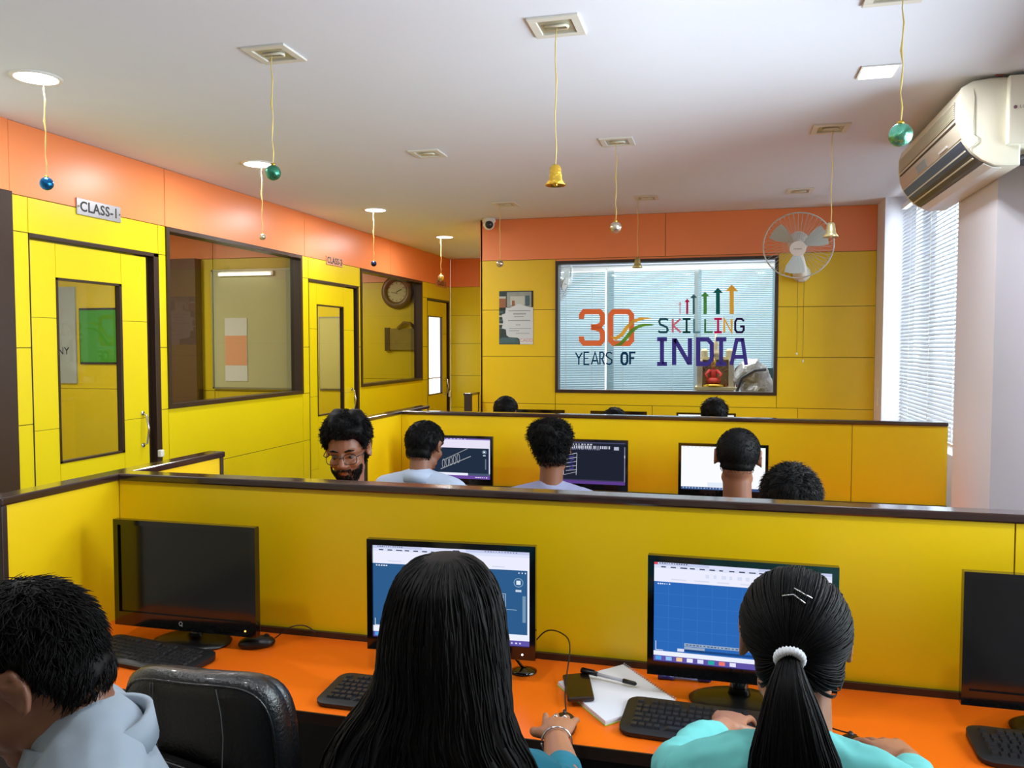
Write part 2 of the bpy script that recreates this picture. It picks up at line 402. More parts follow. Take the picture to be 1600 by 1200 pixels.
# class rooms behind the left wall --------------------------------------
CLY = mat('classroom_yellow', (222, 196, 20), .4); 
def cls_wall(name, y, x0=-6.5):
    rects = []
    for a, b in ((-6.5, -5.3), (-5.3, -4.4), (-4.4, XL-.09)):
        rects += [(a, b, 0, 1.25, CLY), (a, b, 1.25, ORZ, CLY), (a, b, ORZ, CZ, ORG)]
    panel_wall(name, 'y', y, .06, rects)
cls_wall('wall_class_first', 6.42); cls_wall('wall_class_second', 9.3)
struct('wall_class_outer', MB().box(-6.6, -6.5, -1.3, 10.6, 0, CZ), CRM)
struct('wall_class_end', MB().box(-6.5, XL-.09, 10.5, 10.6, 0, CZ), CRM)
struct('wall_class_near', MB().box(-6.5, XL-.09, 2.6, 2.7, 0, CZ), CRM)
area('classroom_fill_first', (-5.0, 4.6, 2.7), (0, 0, 0), .2, 1.2, 60, (1, .97, .9))  # both classroom lamps are added fill for the rooms behind the panes
area('classroom_fill_second', (-5.0, 7.9, 2.7), (0, 0, 0), .2, 1.2, 60, (1, .97, .9))
# things seen through the panes
o = thing('whiteboard', (-4.0, 6.41, 1.3), 'pale whiteboard on the classroom wall seen through the nearest tinted window', 'whiteboard')
MB().box(-4.39, -3.62, 6.395, 6.418, 1.28, 2.31).build('board', mat('board_white', (196, 196, 160), .35), o)
fr = MB()
for a in ((-4.40, -3.61, 1.27, 1.285), (-4.40, -3.61, 2.305, 2.32), (-4.40, -4.385, 1.27, 2.32), (-3.625, -3.61, 1.27, 2.32)): fr.box(a[0], a[1], 6.39, 6.419, a[2], a[3])
fr.build('board_frame', mat('alu', (150, 150, 130), .4, .5), o)
o = thing('wall_poster', (-4.15, 6.39, 1.34), 'white and salmon poster pinned on the whiteboard behind the nearest tinted window', 'poster')
MB().box(-4.27, -4.05, 6.388, 6.3945, 1.34, 1.895).build('sheet', PAPER, o)
MB().box(-4.268, -4.052, 6.3865, 6.389, 1.48, 1.74).build('print', mat('salmon_print', (236, 170, 140), .8), o)
o = thing('tube_light', (-4.05, 6.38, 2.28), 'lit white tube light on the wall above the whiteboard in the first classroom', 'light')
MB().tube([(-4.30, 6.36, 2.275), (-3.80, 6.36, 2.275)], .012, 10).build('tube', emis('tube_glow', (255, 255, 250), 3), o)
MB().box(-4.32, -3.78, 6.372, 6.394, 2.26, 2.30).build('batten', WPL, o)
struct('classroom_pillar', MB().box(-4.88, -4.52, 6.33, 6.42, 0, ORZ), mat('brown_board', (84, 56, 40), .5))
o = thing('notice_board', (-5.58, 6.41, 1.5), 'green notice board seen through the pane of the nearest door', 'board')
MB().box(-5.80, -5.32, 6.39, 6.418, 1.50, 1.98).build('felt', mat('green_felt', (70, 150, 40), .9, noise_amt=.1), o)
MB().box(-5.82, -5.30, 6.405, 6.419, 1.48, 2.0).build('board_frame', BRN, o)
o = thing('notice_sheet', (-6.0, 6.41, 1.5), 'grey white sheet hung beside the green notice board', 'poster')
MB().box(-6.1, -5.86, 6.40, 6.418, 1.30, 2.2).build('sheet', mat('grey_sheet', (168, 174, 170), .8), o)
t = MB(); text_mb(t, 'NY', .10, lambda u, v, w_: (-6.0+u, 6.3985, 1.60+v)); t.build('lettering', INK, o)
# wall clock
o = thing('wall_clock', (-3.83, 9.3, 2.39), 'round brown wall clock with pale dial seen through the farther tinted window', 'clock')
Rx = Matrix.Rotation(R(90), 3, 'X')
MB().lathe([(.20, 0), (.205, .02), (.19, .045), (.125, .05), (.122, .03), (.0, .03)], (-3.83, 9.299, 2.30), 40, rot=Rx, caps=False).build('rim', mat('clock_rim', (96, 66, 44), .4), o, smooth=True)
MB().lathe([(.124, .031), (.124, .034)], (-3.83, 9.299, 2.30), 32, rot=Rx).build('dial', mat('clock_dial', (214, 206, 170), .6), o)
MB().obox((-3.80, 9.262, 2.315), (.075, .002, .008), Matrix.Rotation(R(-25), 3, 'Y')).build('hour_hand', INK, o)
MB().obox((-3.86, 9.261, 2.29), (.08, .002, .006), Matrix.Rotation(R(10), 3, 'Y')).build('minute_hand', INK, o)
hd = MB()
for k in range(12):
    a = k*math.pi/6; hd.obox((-3.83+.105*math.sin(a), 9.262, 2.30+.105*math.cos(a)), (.006, .002, .018), Matrix.Rotation(a, 3, 'Y'))
hd.build('hour_marks', INK, o)['kind'] = 'stuff'
o = thing('picture_board', (-3.72, 9.3, 1.8), 'dim brown picture board under the clock in the second classroom', 'picture')
MB().box(-3.98, -3.6, 9.27, 9.298, 1.60, 1.86).build('board', mat('dim_brown', (130, 112, 40), .6, noise_amt=.4, scale=9), o, bevel=.004)
MB().box(-3.99, -3.93, 9.262, 9.299, 1.59, 1.87).build('edge', BRN, o)
MB().tube([(-3.82, 9.266, 1.86), (-3.74, 9.262, 1.93), (-3.66, 9.262, 1.92), (-3.6, 9.266, 1.86)], .02, 8).build('garland', mat('dim_garland', (120, 90, 40), .8), o, smooth=True)
o = thing('whiteboard', (-4.65, 9.29, 1.1), 'pale board on the classroom wall seen through the pane of the middle door', 'whiteboard')
MB().box(-4.86, -4.45, 9.27, 9.298, 1.12, 1.99).build('board', mat('board_pale', (190, 182, 110), .4), o)
MB().box(-4.88, -4.43, 9.285, 9.299, 1.10, 2.01).build('board_frame', mat('alu', (150, 150, 130), .4, .5), o)

# room beyond the far window --------------------------------------------
struct('wall_beyond', MB().box(-2.14, 1.45, 9.3, 9.4, 0, 1.05).box(-2.14, 1.45, 9.3, 9.4, 2.56, CZ).box(-2.14, -1.95, 9.3, 9.4, 1.05, 2.56).box(1.2, 1.45, 9.3, 9.4, 1.05, 2.56), WHT)
struct('wall_beyond_left', MB().box(-2.14, -2.06, 7.3, 9.3, 0, CZ), WHT)
struct('wall_beyond_right', MB().box(1.2, 1.45, 7.3, 9.3, 0, CZ), WHT)
struct('window_6', MB().box(-1.95, 1.2, 9.34, 9.37, 1.05, 1.10).box(-1.95, 1.2, 9.34, 9.37, 2.51, 2.56).box(-1.30, -1.22, 9.34, 9.37, 1.1, 2.51).box(-.33, -.25, 9.34, 9.37, 1.1, 2.51).box(.5, .56, 9.34, 9.37, 1.1, 2.51), WPL)
area('ceiling_fill_beyond', (-.4, 8.3, 2.77), (0, 0, 0), 2.2, 1.0, 52, (.95, .98, 1))  # added overhead fill that brightens the room beyond, no fixture there
def blind(name, a0, a1, z0, z1, plane, axis, pitch, width, tilt, m, label, separate, cords, ln=.0012):
    root = thing(name, ((a0+a1)/2, plane, z1) if axis == 'y' else (plane, (a0+a1)/2, z1), label, 'blind')
    n = int((z1-z0-.05)/pitch); tot = MB(); proto = None
    for i in range(n):
        z = z0+.03+i*pitch
        if axis == 'y':
            rot = Matrix.Rotation(tilt, 3, 'X'); c = ((a0+a1)/2, plane, z); sz = (a1-a0, width, ln)
        else:
            rot = Matrix.Rotation(tilt, 3, 'Y'); c = (plane, (a0+a1)/2, z); sz = (width, a1-a0, ln)
        if separate:
            if proto is None:
                proto = MB().obox((0, 0, 0), sz, rot).build('slat', m); attach(proto, root, True); s_ = proto
            else: s_ = proto.copy(); C.objects.link(s_); s_.parent = root
            s_.location = Vector(c)-root.location
        else: tot.obox(c, sz, rot)
    if not separate: tag(tot.build('slats', m, root), kind='stuff')
    hb = MB(); w2 = width/2+.006
    if axis == 'y': hb.box(a0, a1, plane-w2, plane+w2, z1-.03, z1)
    else: hb.box(plane-w2, plane+w2, a0, a1, z1-.03, z1)
    hb.build('head_rail', WPL, root)
    hb = MB()
    if axis == 'y': hb.box(a0, a1, plane-w2*.7, plane+w2*.7, z0, z0+.015)
    else: hb.box(plane-w2*.7, plane+w2*.7, a0, a1, z0, z0+.015)
    hb.build('bottom_rail', WPL, root)
    for q in (a0+.1, a1-.1):
        if axis == 'y': MB().box(q-.01, q+.01, plane, 9.3, z1-.025, z1+.002).build('bracket', WPL, root)
    for q in cords:
        for s_ in (-1, 1):
            if axis == 'y': c = MB().tube([(q, plane+s_*w2, z0), (q, plane+s_*w2, z1)], .002, 4)
            else: c = MB().tube([(plane+s_*w2, q, z0), (plane+s_*w2, q, z1)], .0018, 4)
            c.build('ladder_cord', WPL, root)
    return root
blind('window_blind', -1.93, -1.30, 1.12, 2.52, 9.22, 'y', .02, .024, R(42), SLATB, 'leftmost blind behind the far window, partly cut off by its frame', False, (-1.75, -1.45))
blind('window_blind', -1.27, -.32, 1.12, 2.52, 9.22, 'y', .02, .024, R(42), SLATB, 'wide pale blue blind behind the painted orange number on the far window', False, (-1.1, -.55))
blind('window_blind', -.28, 1.18, 1.12, 2.52, 9.22, 'y', .02, .024, R(42), SLATB, 'pale blue blind behind the painted arrows on the far window', False, (-.02, .35))
blind('window_blind', 4.92, 6.80, 1.06, 2.71, 1.305, 'x', .0265, .026, R(-52), SLAT, 'white slatted blind in the window bay beside the column', True, (5.25, 5.85, 6.45))

# ------------------------------------------------------------------ lettering painted on the far window
def wq(u, v, w_): p = P(u, v, 1, YF-.001); return (p.x, p.y-w_, p.z)
def z8(x, y): return (860+x/4.2105, 390+y/4.2105)
def pm(n, c): return translucent('paint_'+n, c, .45)
PT = thing('window_lettering', (-.5, YF, 1.24), 'painted slogan with numeral, coloured letters and arrows across the far window', 'lettering')
LW = 4.2105
def paint(name, strokes, wd, col, closed=False, d=.0012):
    mb = MB()
    for st in strokes:
        cl = st[0] == 'c'; pts = st[1:] if cl else st
        stroke(mb, [z8(*p) for p in pts], wd/LW, wq, 0, d, closed=cl)
    return mb.build(name, pm(col[0], col[1]), PT)
OR_ = ('orange', (244, 150, 96)); 
paint('letter', [[(205, 455), (205, 430), (222, 408), (325, 408), (343, 430), (343, 480), (325, 502), (268, 511)], [(268, 511), (325, 522), (343, 545), (343, 595), (325, 616), (222, 616), (205, 595), (205, 570)]], 34, OR_)
paint('letter', [['c', (396, 430), (416, 408), (514, 408), (534, 430), (534, 597), (514, 618), (416, 618), (396, 597)]], 34, OR_)
mb = MB(); stroke(mb, [z8(*p) for p in ((395, 572), (430, 585), (470, 560), (505, 510), (545, 472), (595, 455), (665, 452))], [w_/LW for w_ in (4, 22, 24, 24, 22, 20, 3)], wq, .0013, .0022); mb.build('swoosh', pm('yellow', (244, 204, 96)), PT)
mb = MB(); stroke(mb, [z8(*p) for p in ((420, 632), (460, 622), (500, 580), (540, 530), (580, 506), (620, 495), (685, 494))], [w_/LW for w_ in (4, 22, 24, 24, 20, 18, 3)], wq, .0013, .0022); mb.build('swoosh', pm('green', (140, 190, 80)), PT)
NV = ('navy', (30, 84, 124))
def nb(t): return [t]
T, B_ = 676, 756
paint('letter', [[(165, T), (187, 715)], [(210, T), (187, 715), (187, B_)]], 9, NV)
paint('letter', [[(255, T), (222, T), (222, B_), (256, B_)], [(222, 715), (250, 715)]], 9, NV)
paint('letter', [[(270, B_), (294, T), (316, B_)], [(278, 730), (308, 730)]], 9, NV)
paint('letter', [[(326, B_), (326, T), (345, T), (354, 690), (345, 715), (326, 716)], [(338, 716), (356, B_)]], 9, NV)
paint('letter', [[(405, 684), (392, T), (372, 680), (366, 698), (385, 713), (404, 725), (404, 745), (388, B_), (366, 748)]], 9, NV)
paint('letter', [['c', (478, 680), (496, 680), (506, 696), (506, 738), (496, 753), (478, 753), (468, 738), (468, 696)]], 15, NV)
paint('letter', [[(560, T+2), (524, T+2), (524, B_)], [(524, 715), (552, 715)]], 13, NV)
T, B_ = 456, 544
paint('letter', [[(775, 462), (760, T), (725, T), (716, 472), (722, 492), (765, 510), (772, 530), (762, B_), (725, B_), (710, 536)]], 14, ('teal', (60, 120, 130)))
paint('letter', [[(805, T), (805, B_)], [(856, T), (806, 500), (858, B_)]], 13, ('pink', (232, 150, 170)))
paint('letter', [[(870, T), (922, T)], [(896, T), (896, B_)], [(870, B_), (922, B_)]], 13, ('deepgreen', (30, 100, 92)))
paint('letter', [[(945, T), (945, B_), (985, B_)]], 13, ('greyteal', (120, 165, 172)))
paint('letter', [[(1018, T), (1018, B_), (1068, B_)]], 13, ('sage', (96, 160, 120)))
paint('letter', [[(1078, T), (1128, T)], [(1103, T), (1103, B_)], [(1078, B_), (1128, B_)]], 15, ('magenta', (224, 56, 130)))
paint('letter', [[(1144, B_), (1144, T), (1192, B_), (1192, T)]], 15, ('yellow', (244, 204, 96)))
paint('letter', [[(1274, 470), (1258, T), (1228, T), (1216, 474), (1216, 528), (1228, B_), (1260, B_), (1272, 530), (1272, 506), (1248, 506)]], 14, ('plum', (62, 40, 92)))
T, B_ = 590, 752; PU = ('purple', (92, 82, 170))
paint('letter', [[(702, T), (767, T)], [(734, T), (734, B_)], [(702, B_), (767, B_)]], 27, PU); paint('letter', [[(814, B_+7), (814, T-7)], [(918, B_+7), (918, T-7)], [(818, T), (914, B_)]], 28, PU)
paint('letter', [['c', (972, T), (1035, T), (1062, 620), (1062, 722), (1035, B_), (972, B_)], ], 28, PU)
paint('letter', [[(1088, T), (1158, T)], [(1123, T), (1123, B_)], [(1088, B_), (1158, B_)]], 27, PU)
paint('letter', [[(1190, B_+7), (1228, T-7)], [(1288, B_+7), (1262, T-7)], [(1218, T+3), (1272, T+3)], [(1208, 706), (1276, 706)]], 25, PU)
for cx, top, sw, hw, hh, col in ((853, 342, 6, 20, 22, ('lightpink', (236, 180, 196))), (900, 322, 14, 36, 24, ('magenta2', (212, 70, 120))), (943, 292, 14, 46, 26, ('greyteal2', (96, 140, 146))), (1018, 278, 22, 60, 30, ('green2', (112, 180, 104))), (1102, 250, 26, 68, 36, ('teal2', (40, 128, 122))), (1193, 230, 28, 84, 44, ('yellow2', (240, 200, 90)))):
    mb = MB(); pts = [(cx-sw/2, 424), (cx-sw/2, top+hh), (cx-hw/2, top+hh), (cx, top), (cx+hw/2, top+hh), (cx+sw/2, top+hh), (cx+sw/2, 424)]
    pts = [z8(*p) for p in pts]; mb.prism(pts, wq, 0, .0012); mb.build('arrow', pm(*col), PT)

# shrine, wrapped bundle, monitor beyond the far window
o = thing('shrine', (-.14, 8.3, 0), 'small cream shrine with a red robed idol behind the far window', 'shrine')
SH = mat('shrine_cream', (226, 214, 170), .6, noise_amt=.1); yS = 8.2
def q8(x, y): p = P(1060+x/9.41, 520+y/9.41, 1, yS); return p.x, p.z
x0, zt = q8(275, 400); x1, zb = q8(815, 815); _, zf = q8(0, 960)
MB().box(x0, x1, yS-.02, yS+.3, 0, zb-.02).build('cabinet', mat('shrine_base', (176, 128, 100), .6), o)
MB().box(x0-.02, x1+.02, yS-.05, yS+.32, zb-.02, zb+.01).build('shelf', SH, o)
MB().box(x0, x1, yS+.27, yS+.3, zb, zt).build('back_panel', SH, o)
for a in (x0, x1-.05): MB().box(a, a+.05, yS, yS+.3, zb, zt).build('post', mat('shrine_stone', (190, 180, 160), .7, noise_amt=.2), o, bevel=.006)
MB().box(x0-.02, x1+.02, yS+.16, yS+.3, zt, zt+.03).build('roof_slab', SH, o)
cx = (x0+x1)/2
MB().lathe([(.05, 0), (.04, .05), (.02, .09), (.03, .12), (.012, .16), (.004, .24)], (cx, yS+.1, zt+.03), 12).build('finial', SH, o, smooth=True)
for a in (-.11, .13): MB().lathe([(.035, 0), (.035, .06), (.02, .08)], (cx+a, yS+.1, zt+.03), 8).build('finial', SH, o)
o2 = thing('idol', (cx-.02, yS+.06, zb+.01), 'small idol in red and gold seated inside the cream shrine', 'statue')
mb = MB().ell((cx-.02, yS+.06, zb+.06), (.075, .05, .045)).ell((cx-.02, yS+.06, zb+.13), (.036, .03, .06))
for s_ in (-1, 1): mb.tube([(cx-.02+s_*.03, yS+.05, zb+.17), (cx-.02+s_*.075, yS+.03, zb+.13), (cx-.02+s_*.05, yS, zb+.09)], [.018, .014, .01], 8)
mb.build('robe', mat('red_robe', (222, 60, 50), .6, noise_amt=.2, scale=30), o2, smooth=True)
MB().ell((cx-.02, yS+.05, zb+.215), (.024, .024, .028)).build('head', mat('idol_gold', (196, 150, 90), .4, .3), o2, smooth=True)
MB().lathe([(.028, 0), (.03, .02), (.018, .04), (.004, .08)], (cx-.02, yS+.05, zb+.23), 12).build('crown', GOLD, o2, smooth=True)
mb = MB()
for k in range(9):
    a = R(20+k*17.5); mb.tube([(cx-.02+.10*math.cos(a), yS+.1, zb+.12+.09*math.sin(a)), (cx-.02+.15*math.cos(a), yS+.1, zb+.13+.15*math.sin(a))], [.014, .004], 6)
mb.build('halo_leaves', mat('leaf_brown', (120, 90, 60), .6), o2)
MB().lathe([(.11, 0), (.12, .02), (.09, .03)], (cx-.02, yS+.06, zb+.008), 20).build('pedestal', GOLD, o2, smooth=True)
for k in range(4):
    l = MB().lathe([(.012, 0), (.016, .02), (.008, .05), (.012, .07)], (cx+.10+k*.035, yS+.02, zb+.01), 10).build('incense_cup', mat('copper', (150, 90, 60), .4, .6), smooth=True)
    tag(l, 'tiny copper cup in the row at the right of the shrine shelf', 'cup', 'copper cups on the shrine shelf')
# wrapped bundle
o = thing('wrapped_bundle', (.18, 8.0, 0), 'crumpled silver grey plastic-wrapped bundle beside the shrine', 'bundle')
mb = MB()
p = P(1174, 590, 1, 7.88)
mb.ell((p.x, 7.9, p.z), (.16, .14, .17), n=28, m=18).ell((p.x+.06, 7.88, p.z-.12), (.14, .14, .16), n=28, m=18)
mb.v = [tuple(Vector(v)+Vector((1, .6, 1))*(.05*noise.noise(Vector(v)*11))) for v in mb.v]
mb.build('wrapping', mat('silver_film', (190, 186, 180), .25, .35, noise_amt=.3, scale=16, bump=.8), o)
MB().tube([(p.x-.13, 7.76, p.z-.13), (p.x-.09, 7.73, p.z+.0), (p.x+.02, 7.73, p.z+.07), (p.x+.12, 7.76, p.z+.08)], .014, 8).build('strap', mat('grey_strap', (90, 94, 100), .5), o, smooth=True)
MB().box(p.x-.16, p.x+.22, 7.72, 8.1, 0, p.z-.20).build('stand', mat('grey_cabinet', (150, 150, 152), .6), o)
o = thing('rear_monitor', (.46, 8.5, 1.1), 'dark teal screen at the right end behind the far window', 'monitor')
p = P(1203, 590, 1, 8.5)
MB().box(p.x-.12, p.x+.13, 8.48, 8.53, p.z-.07, p.z+.10).build('casing', mat('teal_screen', (60, 96, 100), .25), o, bevel=.01)
MB().box(p.x-.02, p.x+.02, 8.5, 8.53, p.z-.14, p.z-.06).build('neck', BLK, o)
MB().box(p.x-.2, p.x+.25, 8.4, 8.7, 0, p.z-.14).build('stand', mat('grey_cabinet', (150, 150, 152), .6), o)

# ------------------------------------------------------------------ wall fans
def wall_fan(hub, dirv, rad, label, wall, cords=True):
    """hub point, facing direction, cage radius, wall mount point"""
    o = thing('wall_fan', wall, label, 'fan')
    d = Vector(dirv).normalized(); rot = d.to_track_quat('Z', 'Y').to_matrix(); hub = Vector(hub)
    CG = mat('fan_wire', (206, 208, 206), .35, .3); BL = mat('fan_blade_plastic', (196, 206, 204), .3)
    def L(x, y, z): return hub+rot @ Vector((x, y, z))
    front = MB(); rear = MB()
    for k in range(44):
        a = 2*math.pi*k/44; ca, sa = math.cos(a), math.sin(a)
        front.tube([L(rad*r_*ca, rad*r_*sa, z) for r_, z in ((.2, .075), (.6, .07), (.9, .04), (1, 0))], .0011, 4)
        rear.tube([L(rad*r_*ca, rad*r_*sa, z) for r_, z in ((.25, -.075), (.6, -.07), (.9, -.04), (1, 0))], .0011, 4)
    front.build('front_grille', CG, o); rear.build('rear_grille', CG, o)
    rg = MB(); pts = [L(rad*math.cos(a), rad*math.sin(a), 0) for a in [2*math.pi*k/48 for k in range(49)]]
    rg.tube(pts, .0055, 6); rg.build('grille_ring', CG, o, smooth=True)
    MB().lathe([(.0, .08), (.06, .08), (.062, .072), (.05, .066)], hub, 28, rot=rot, caps=False).build('badge', WPL, o)
    tb = MB(); text_mb(tb, 'compass', .018, lambda u, v, w_: L(u, v, .081)); tb.build('badge_lettering', INK, o)
    for k in range(3):
        a0 = 2*math.pi*k/3+.4; vs = []
        for i in range(7):
            r_ = .05+(rad*.86-.05)*i/6; wd = .42-.10*abs(i-3.5)/3.5
            for s_ in (-1, -.33, .33, 1):
                a = a0+s_*wd*(1 if i else .5); vs.append(L(r_*math.cos(a), r_*math.sin(a), -.012*s_*1.6+.008))
        MB().add(vs, [(i*4+j, i*4+j+1, i*4+j+5, i*4+j+4) for i in range(6) for j in range(3)]).build('blade', BL, o, smooth=True)
    MB().lathe([(.0, .05), (.045, .045), (.05, .0), (.045, -.02)], hub, 24, rot=rot, caps=False).build('hub', WPL, o, smooth=True)
    MB().lathe([(.02, -.06), (.075, -.075), (.082, -.12), (.07, -.17), (.03, -.19)], hub, 28, rot=rot).build('motor_housing', WPL, o, smooth=True)
    b = Vector(wall); nrm = Vector((0, -1, 0))
    MB().tube([L(0, 0, -.13), L(0, 0, -.13)+Vector((0, 0, -.10)), b+nrm*.08, b+nrm*.02], [.03, .034, .05, .055], 16).build('arm', WPL, o, smooth=True)
    MB().lathe([(.07, 0), (.07, .03), (.055, .06), (.02, .075)], b+nrm*.002, 28, rot=Matrix.Rotation(R(90), 3, 'X')).build('wall_mount', WPL, o, smooth=True)
    if cords:
        for dx, ln in ((-.03, .62), (.018, .68)):
            q = b+Vector((dx, -.05, -.04)); MB().tube([q, q-Vector((0, 0, ln))], .0016, 5).build('pull_cord', mat('cord_dark', (120, 90, 50), .7), o)
            MB().ell(q-Vector((0, 0, ln)), (.008, .008, .013), n=8, m=6).build('cord_pull', WPL, o)
    return o
hp = P(1247, 384, 1, 6.82); wp = P(1252, 428, 1, YF)
wall_fan(hp, (-.10, -1, -.42), .262, 'white wall fan with pull cords at the right end of the far wall', (wp.x, YF, wp.z))
hp = P(872, 440, 1, 7.75)
f2 = wall_fan(hp, (1, -.25, -.35), .24, 'pale wall fan seen through the top left corner of the far window', (hp.x-.24, 7.78, hp.z-.08), cords=False)

# ------------------------------------------------------------------ camera dome, poster
o = thing('security_camera', (-2.05, 7.12, 2.72), 'white dome security camera at the top left corner of the far wall', 'camera')
c = P(764, 350, 1, 7.12)
MB().lathe([(.06, CZ-c.z), (.06, CZ-c.z-.03), (.05, CZ-c.z-.04)], c, 24).build('base', WPL, o, smooth=True)
MB().ell(c, (.052, .052, .056)).build('eyeball', WPL, o, smooth=True)
dv = Vector((.35, -1, -.3)).normalized(); rt = dv.to_track_quat('Z', 'Y').to_matrix()
MB().lathe([(.036, .035), (.034, .055), (.0, .056)], c, 20, rot=rt, caps=False).build('lens', mat('lens_grey', (50, 52, 56), .15), o, smooth=True)

o = thing('poster', (-1.82, YF, 1.66), 'framed-looking notice poster with a pale head silhouette on the far wall', 'poster')
X0, X1, Z0, Z1 = -1.98, -1.664, 1.664, 2.145; PW, PH = X1-X0, Z1-Z0
def pq(u, v, w_): return (X0+u*PW, YF-.002-w_, Z1-v*PH)
MB().box(X0, X1, YF-.003, YF-.0005, Z0, Z1).build('sheet', mat('poster_dark', (44, 62, 66), .5, noise_amt=.5, scale=26), o)
pr = MB(); N_ = [mat('poster_room', (150, 158, 152), .5, noise_amt=.25, scale=18), mat('poster_white', (206, 214, 220), .5), mat('poster_brown', (150, 96, 66), .5), mat('poster_text', (110, 120, 130), .6), mat('poster_teal', (70, 100, 108), .5, noise_amt=.3, scale=30), mat('poster_logo', (220, 222, 226), .5), mat('poster_pink', (190, 130, 140), .5), mat('poster_pale', (190, 196, 190), .5), mat('poster_black', (26, 32, 32), .5)]
def pb(u0, u1, v0, v1, mi, d=.0016): pr.prism([(u0, v0), (u1, v0), (u1, v1), (u0, v1)], pq, 0, d, mi)
pb(.23, .97, .02, .30, 0); pb(.33, .75, .10, .26, 7, .002); pb(.38, .46, .18, .28, 2, .0022); pb(.77, .90, .09, .28, 4, .0022); pb(.95, 1, 0, .30, 8, .0024)
pb(.0, .2, .10, .14, 7); pb(.0, .2, .14, .31, 2); pb(0, .2, .31, .36, 8)
for k in range(5): pb(.0, .11+.02*(k % 2), .38+k*.075, .41+k*.075, 7 if k % 2 else 4)
pr.prism([(.20, .31), (.32, .31), (.45, .28), (.54, .245), (.62, .245), (.72, .27), (.84, .30), (1, .31), (1, 1), (.62, 1), (.60, .9), (.54, .875), (.30, .865), (.22, .83), (.20, .72), (.08, .70), (.12, .58), (.08, .44), (.18, .42)], pq, 0, .0026, 1)
pr.prism([(0, .9), (.1, .87), (.5, .88), (.58, .93), (.58, .99), (0, .99)], pq, 0, .0022, 4)
for v, a, b, h in ((.365, .28, .93, .012), (.42, .42, .80, .02), (.475, .45, .74, .012), (.545, .27, .92, .016), (.63, .5, .64, .012), (.70, .3, .95, .01), (.74, .3, .6, .01), (.79, .5, .9, .01)): 
    n_ = int((b-a)/.05)
    for k in range(n_): pb(a+(b-a)*k/n_, a+(b-a)*(k+.78)/n_, v, v+h, 3, .003)
pb(.63, .98, .89, .985, 5, .003)
pr.build('print', N_, o)
tb = MB(); text_mb(tb, 'CADD', .042, lambda u, v, w_: (X0+.805*PW+u, YF-.0055, Z1-.925*PH+v)); tb.build('lettering', N_[6], o)
o = thing('switch_plate', (1.186, 7.0, 1.24), 'small white switch on the pilaster beside the far wall', 'switch')
MB().box(1.178, 1.187, 6.99, 7.06, 1.18, 1.32).build('plate', WPL, o, bevel=.002)
MB().box(1.174, 1.179, 7.005, 7.045, 1.22, 1.26).build('rocker', ACW, o)

# ------------------------------------------------------------------ ceiling fittings
GLOWM = emis('downlight_glow', (255, 255, 255), 7)
GX = (-2.84, -1.712, -.59, .525); GY = (2.92, 4.63, 6.42, 8.18)
proto = None
for i, y in enumerate(GY):
    if proto is None:
        proto = thing('ceiling_downlight', (GX[0], y, CZ), cat='ceiling light')
        MB().lathe([(.084, -.001), (.084, -.007), (.098, -.008), (.102, 0)], (0, 0, 0), 36, caps=False).build('rim', WPL, proto, smooth=True, local=True)
        MB().lathe([(.0, -.0075), (.084, -.0075)], (0, 0, 0), 32, caps=False).build('diffuser', GLOWM, proto, local=True)
        l = bpy.data.lights.new('lamp', 'AREA'); l.shape = 'DISK'; l.size = .12; l.energy = L_DOWN; l.color = (.97, .98, 1)
        lo = bpy.data.objects.new('lamp', l); C.objects.link(lo); lo.location = (0, 0, -.014); attach(lo, proto, True)
        r_ = proto
    else:
        r_ = copy_tree(proto); r_.location = (GX[0], y, CZ)
    tag(r_, ('nearest', 'second nearest', 'third nearest', 'farthest')[i]+' round lit downlight in the row along the yellow wall', 'ceiling light', 'lit round downlights')
for x, y, lb in ((GX[1], 1.2, 'added round fill light above the left foreground, out of the frame'), (GX[2], 1.2, 'added round fill light above the centre foreground, out of the frame'), (GX[3], 1.2, 'added round fill light above the right foreground, out of the frame')):  # unseen lamps added to brighten the front desk and partition
    r_ = copy_tree(proto); r_.location = (x, y, CZ); tag(r_, lb, 'ceiling light', 'lit round downlights')
    for ch in r_.children:
        if ch.type == 'LIGHT': ch.data = ch.data.copy(); ch.data.energy = 8.5
proto = None
FIT = [(GX[1], GY[0], 'large square unlit ceiling fitting with green bauble hanging from it'), (GX[2], GY[0], 'square unlit ceiling fitting at top centre with the large gold bell below'), (GX[3], GY[0], 'square ceiling fitting holding the green bauble near the air conditioner'),
       (GX[1], GY[1], 'small square ceiling fitting with nothing hanging, left of centre'), (GX[2], GY[1], 'square ceiling fitting with the silver bauble below'), (GX[3], GY[1], 'square ceiling fitting above the pale bell near the fan'),
       (GX[1], GY[2], 'distant square fitting above the small silver bauble near the security camera'), (GX[2], GY[2], 'distant square fitting above the small gold bell'), (GX[3], GY[2], 'distant square fitting with nothing hanging, near the fan')]
for x, y, lb in FIT:
    if proto is None:
        r_ = proto = thing('ceiling_fitting', (x, y, CZ))
        mb = MB()
        for a in ((-.092, .092, -.092, -.062), (-.092, .092, .062, .092), (-.092, -.062, -.062, .062), (.062, .092, -.062, .062)): mb.box(a[0], a[1], a[2], a[3], -.009, 0)
        mb.build('frame', mat('fitting_white', (222, 220, 210), .4), proto, bevel=.002, local=True)
        MB().box(-.062, .062, -.062, .062, -.003, -.001).build('reflector', mat('fitting_reflector', (190, 186, 164), .3, .5), proto, local=True)
        MB().tube([(-.04, -.015, -.007), (.035, -.015, -.007), (.04, 0, -.007), (.035, .015, -.007), (-.04, .015, -.007)], .006, 8).build('lamp_tube', ACW, proto, smooth=True, local=True)
    else:
        r_ = copy_tree(proto); r_.location = (x, y, CZ)
    tag(r_, lb, 'ceiling light', 'square unlit fittings')
